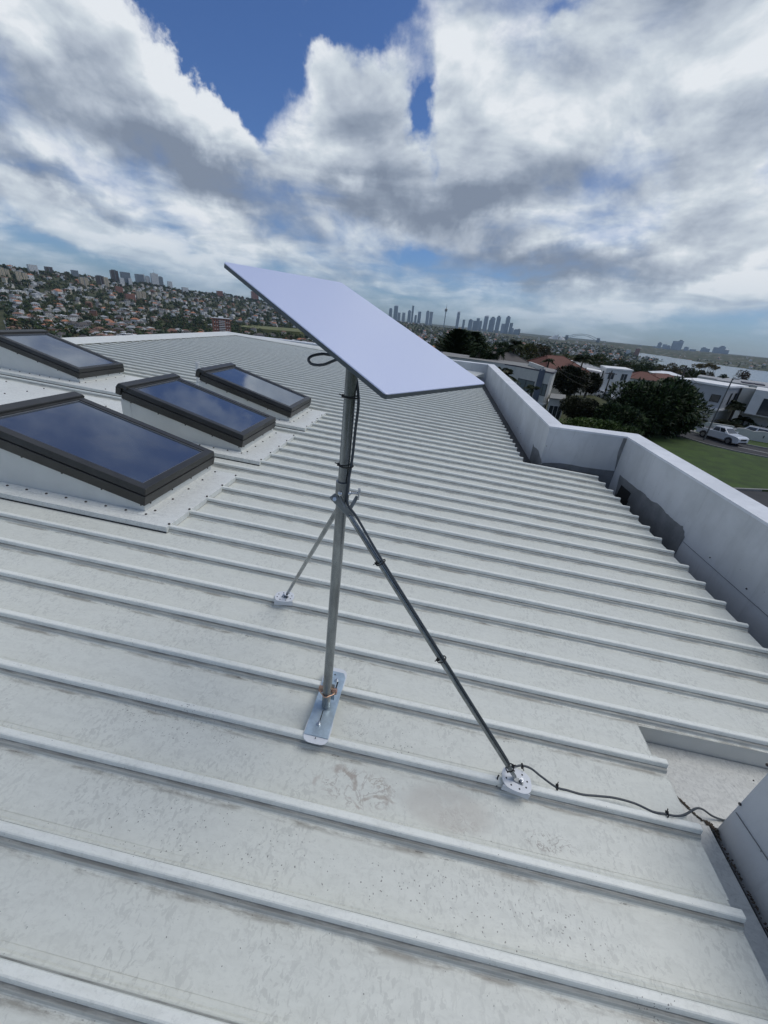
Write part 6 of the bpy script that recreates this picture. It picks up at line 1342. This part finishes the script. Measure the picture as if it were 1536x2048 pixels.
for i, (x, y, d, R3) in enumerate([(1380, 748, 230, (6, 4, 4)), (1362, 742, 260, (7, 5, 4)), (1410, 750, 240, (6, 4, 3)), (1290, 742, 240, (8, 5, 5)), (1268, 735, 260, (8, 5, 4)), (1310, 738, 280, (8, 5, 4)), (1335, 742, 200, (6, 4, 4)), (1235, 730, 260, (8, 5, 5)), (1200, 722, 240, (7, 5, 4)), (1135, 722, 210, (7, 5, 4)), (1085, 706, 190, (6, 5, 4)), (1000, 702, 150, (6, 5, 4)), (960, 695, 170, (7, 5, 4)), (1050, 703, 150, (5, 4, 4)), (890, 690, 150, (6, 4, 4)), (1150, 752, 105, (4, 3, 3))]):
    plant('garden_tree', x, y, d, R3, 2200, .75, .6, [M_fol[i % 4], M_fol[(i+1) % 4]], GT[i]+', '+['dark', 'olive', 'brownish', 'deep green'][i % 4]+' rounded tree', seed=60+i, lobes=9)
# labels of the repeats: where each one stands among the landmarks, then left to right where only two or three are alike
def place_text(P_):
    x, y = px(P_); r = math.hypot(P_[0], P_[1])
    if x < 640:
        c_ = 'above the furthest skylight' if x < 125 else 'over the ridge left end' if x < 220 else 'over the ridge middle' if x < 330 else 'left of the brick apartment block' if x < 425 else 'behind the brick apartment block' if x < 465 else 'by the park lawn' if x < 560 else 'just left of the dish edge'
        return ('low in valley ' if r < 760 else 'lower slope ' if r < 880 else 'mid slope ' if r < 1100 else 'upper slope ')+c_
    c_ = 'behind the dish' if x < 860 else 'below the observation tower' if x < 905 else 'left of the main city towers' if x < 960 else 'below the main city towers' if x < 1035 else 'left of the shell roofed hall' if x < 1095 else 'below the shell roofed hall' if x < 1135 else 'below the arch bridge' if x < 1200 else 'left of the near bay' if x < 1270 else 'beside the near bay' if x < 1370 else 'on the shore right of the bay'
    return ('nearest row, ' if r < 450 else 'middle row, ' if r < 620 else 'far row, ' if r < 900 else 'farthest row, ')+c_
byl = {}
for o in list(COL.objects):
    b_ = o.name.split('.')[0]
    if b_ in ('hillside_house', 'distant_tree') and 'label' in o.keys():
        lb = o['label']
        for z_ in ('on the left hillside', 'below the left hillside', 'in front of the city skyline', 'near the harbour'):
            lb = lb.replace(z_, '').strip()
        lb = lb.replace(' walled house with ', ' house, ').replace('round crowned', 'round')
        sz = o.matrix_world.to_scale()[1]; sw = ('small ' if sz < .88 else 'large ' if sz > 1.18 else '') if b_ == 'distant_tree' else ('small ' if sz < .85 else '')
        byl.setdefault(sw+lb+', '+place_text(o.matrix_world.translation), []).append(o)
for lb, os_ in byl.items():
    os_.sort(key=lambda o: px(o.matrix_world.translation)[0])
    pre = {2: ['left one, ', 'right one, '], 3: ['leftmost, ', 'middle one, ', 'rightmost, ']}.get(len(os_), ['']*len(os_))
    for o, p_ in zip(os_, pre):
        full = p_+lb
        if len(full.split()) > 16: full = full.replace('brick apartment block', 'brick flats').replace('low in valley', 'low').replace('left of the main city', 'left of main city').replace('below the observation', 'below observation').replace('the shell roofed', 'shell roofed').replace('on the shore right of the bay', 'right of bay').replace('behind the brick', 'behind brick').replace('left of the brick', 'left of brick')
        o['label'] = full; o['group'] = lb.split(',')[0]+'s'+lb[len(lb.split(',')[0]):]
# ------------------------------------------------------------------ air
mb = MB(); mb.box((-11000, -60, SEA-62), (11000, 9500, 330))
m = bpy.data.materials.new('air'); m.use_nodes = True; k = NT(m.node_tree); k.n.clear()
pv = k.node('ShaderNodeVolumePrincipled'); pv.inputs['Color'].default_value = (.62, .80, 1, 1); pv.inputs['Density'].default_value = 3.8e-5; pv.inputs['Anisotropy'].default_value = 0
k.l.new(pv.outputs[0], k.node('ShaderNodeOutputMaterial').inputs['Volume'])
hz_o = mb.build('haze', m); tag(hz_o, kind='stuff')
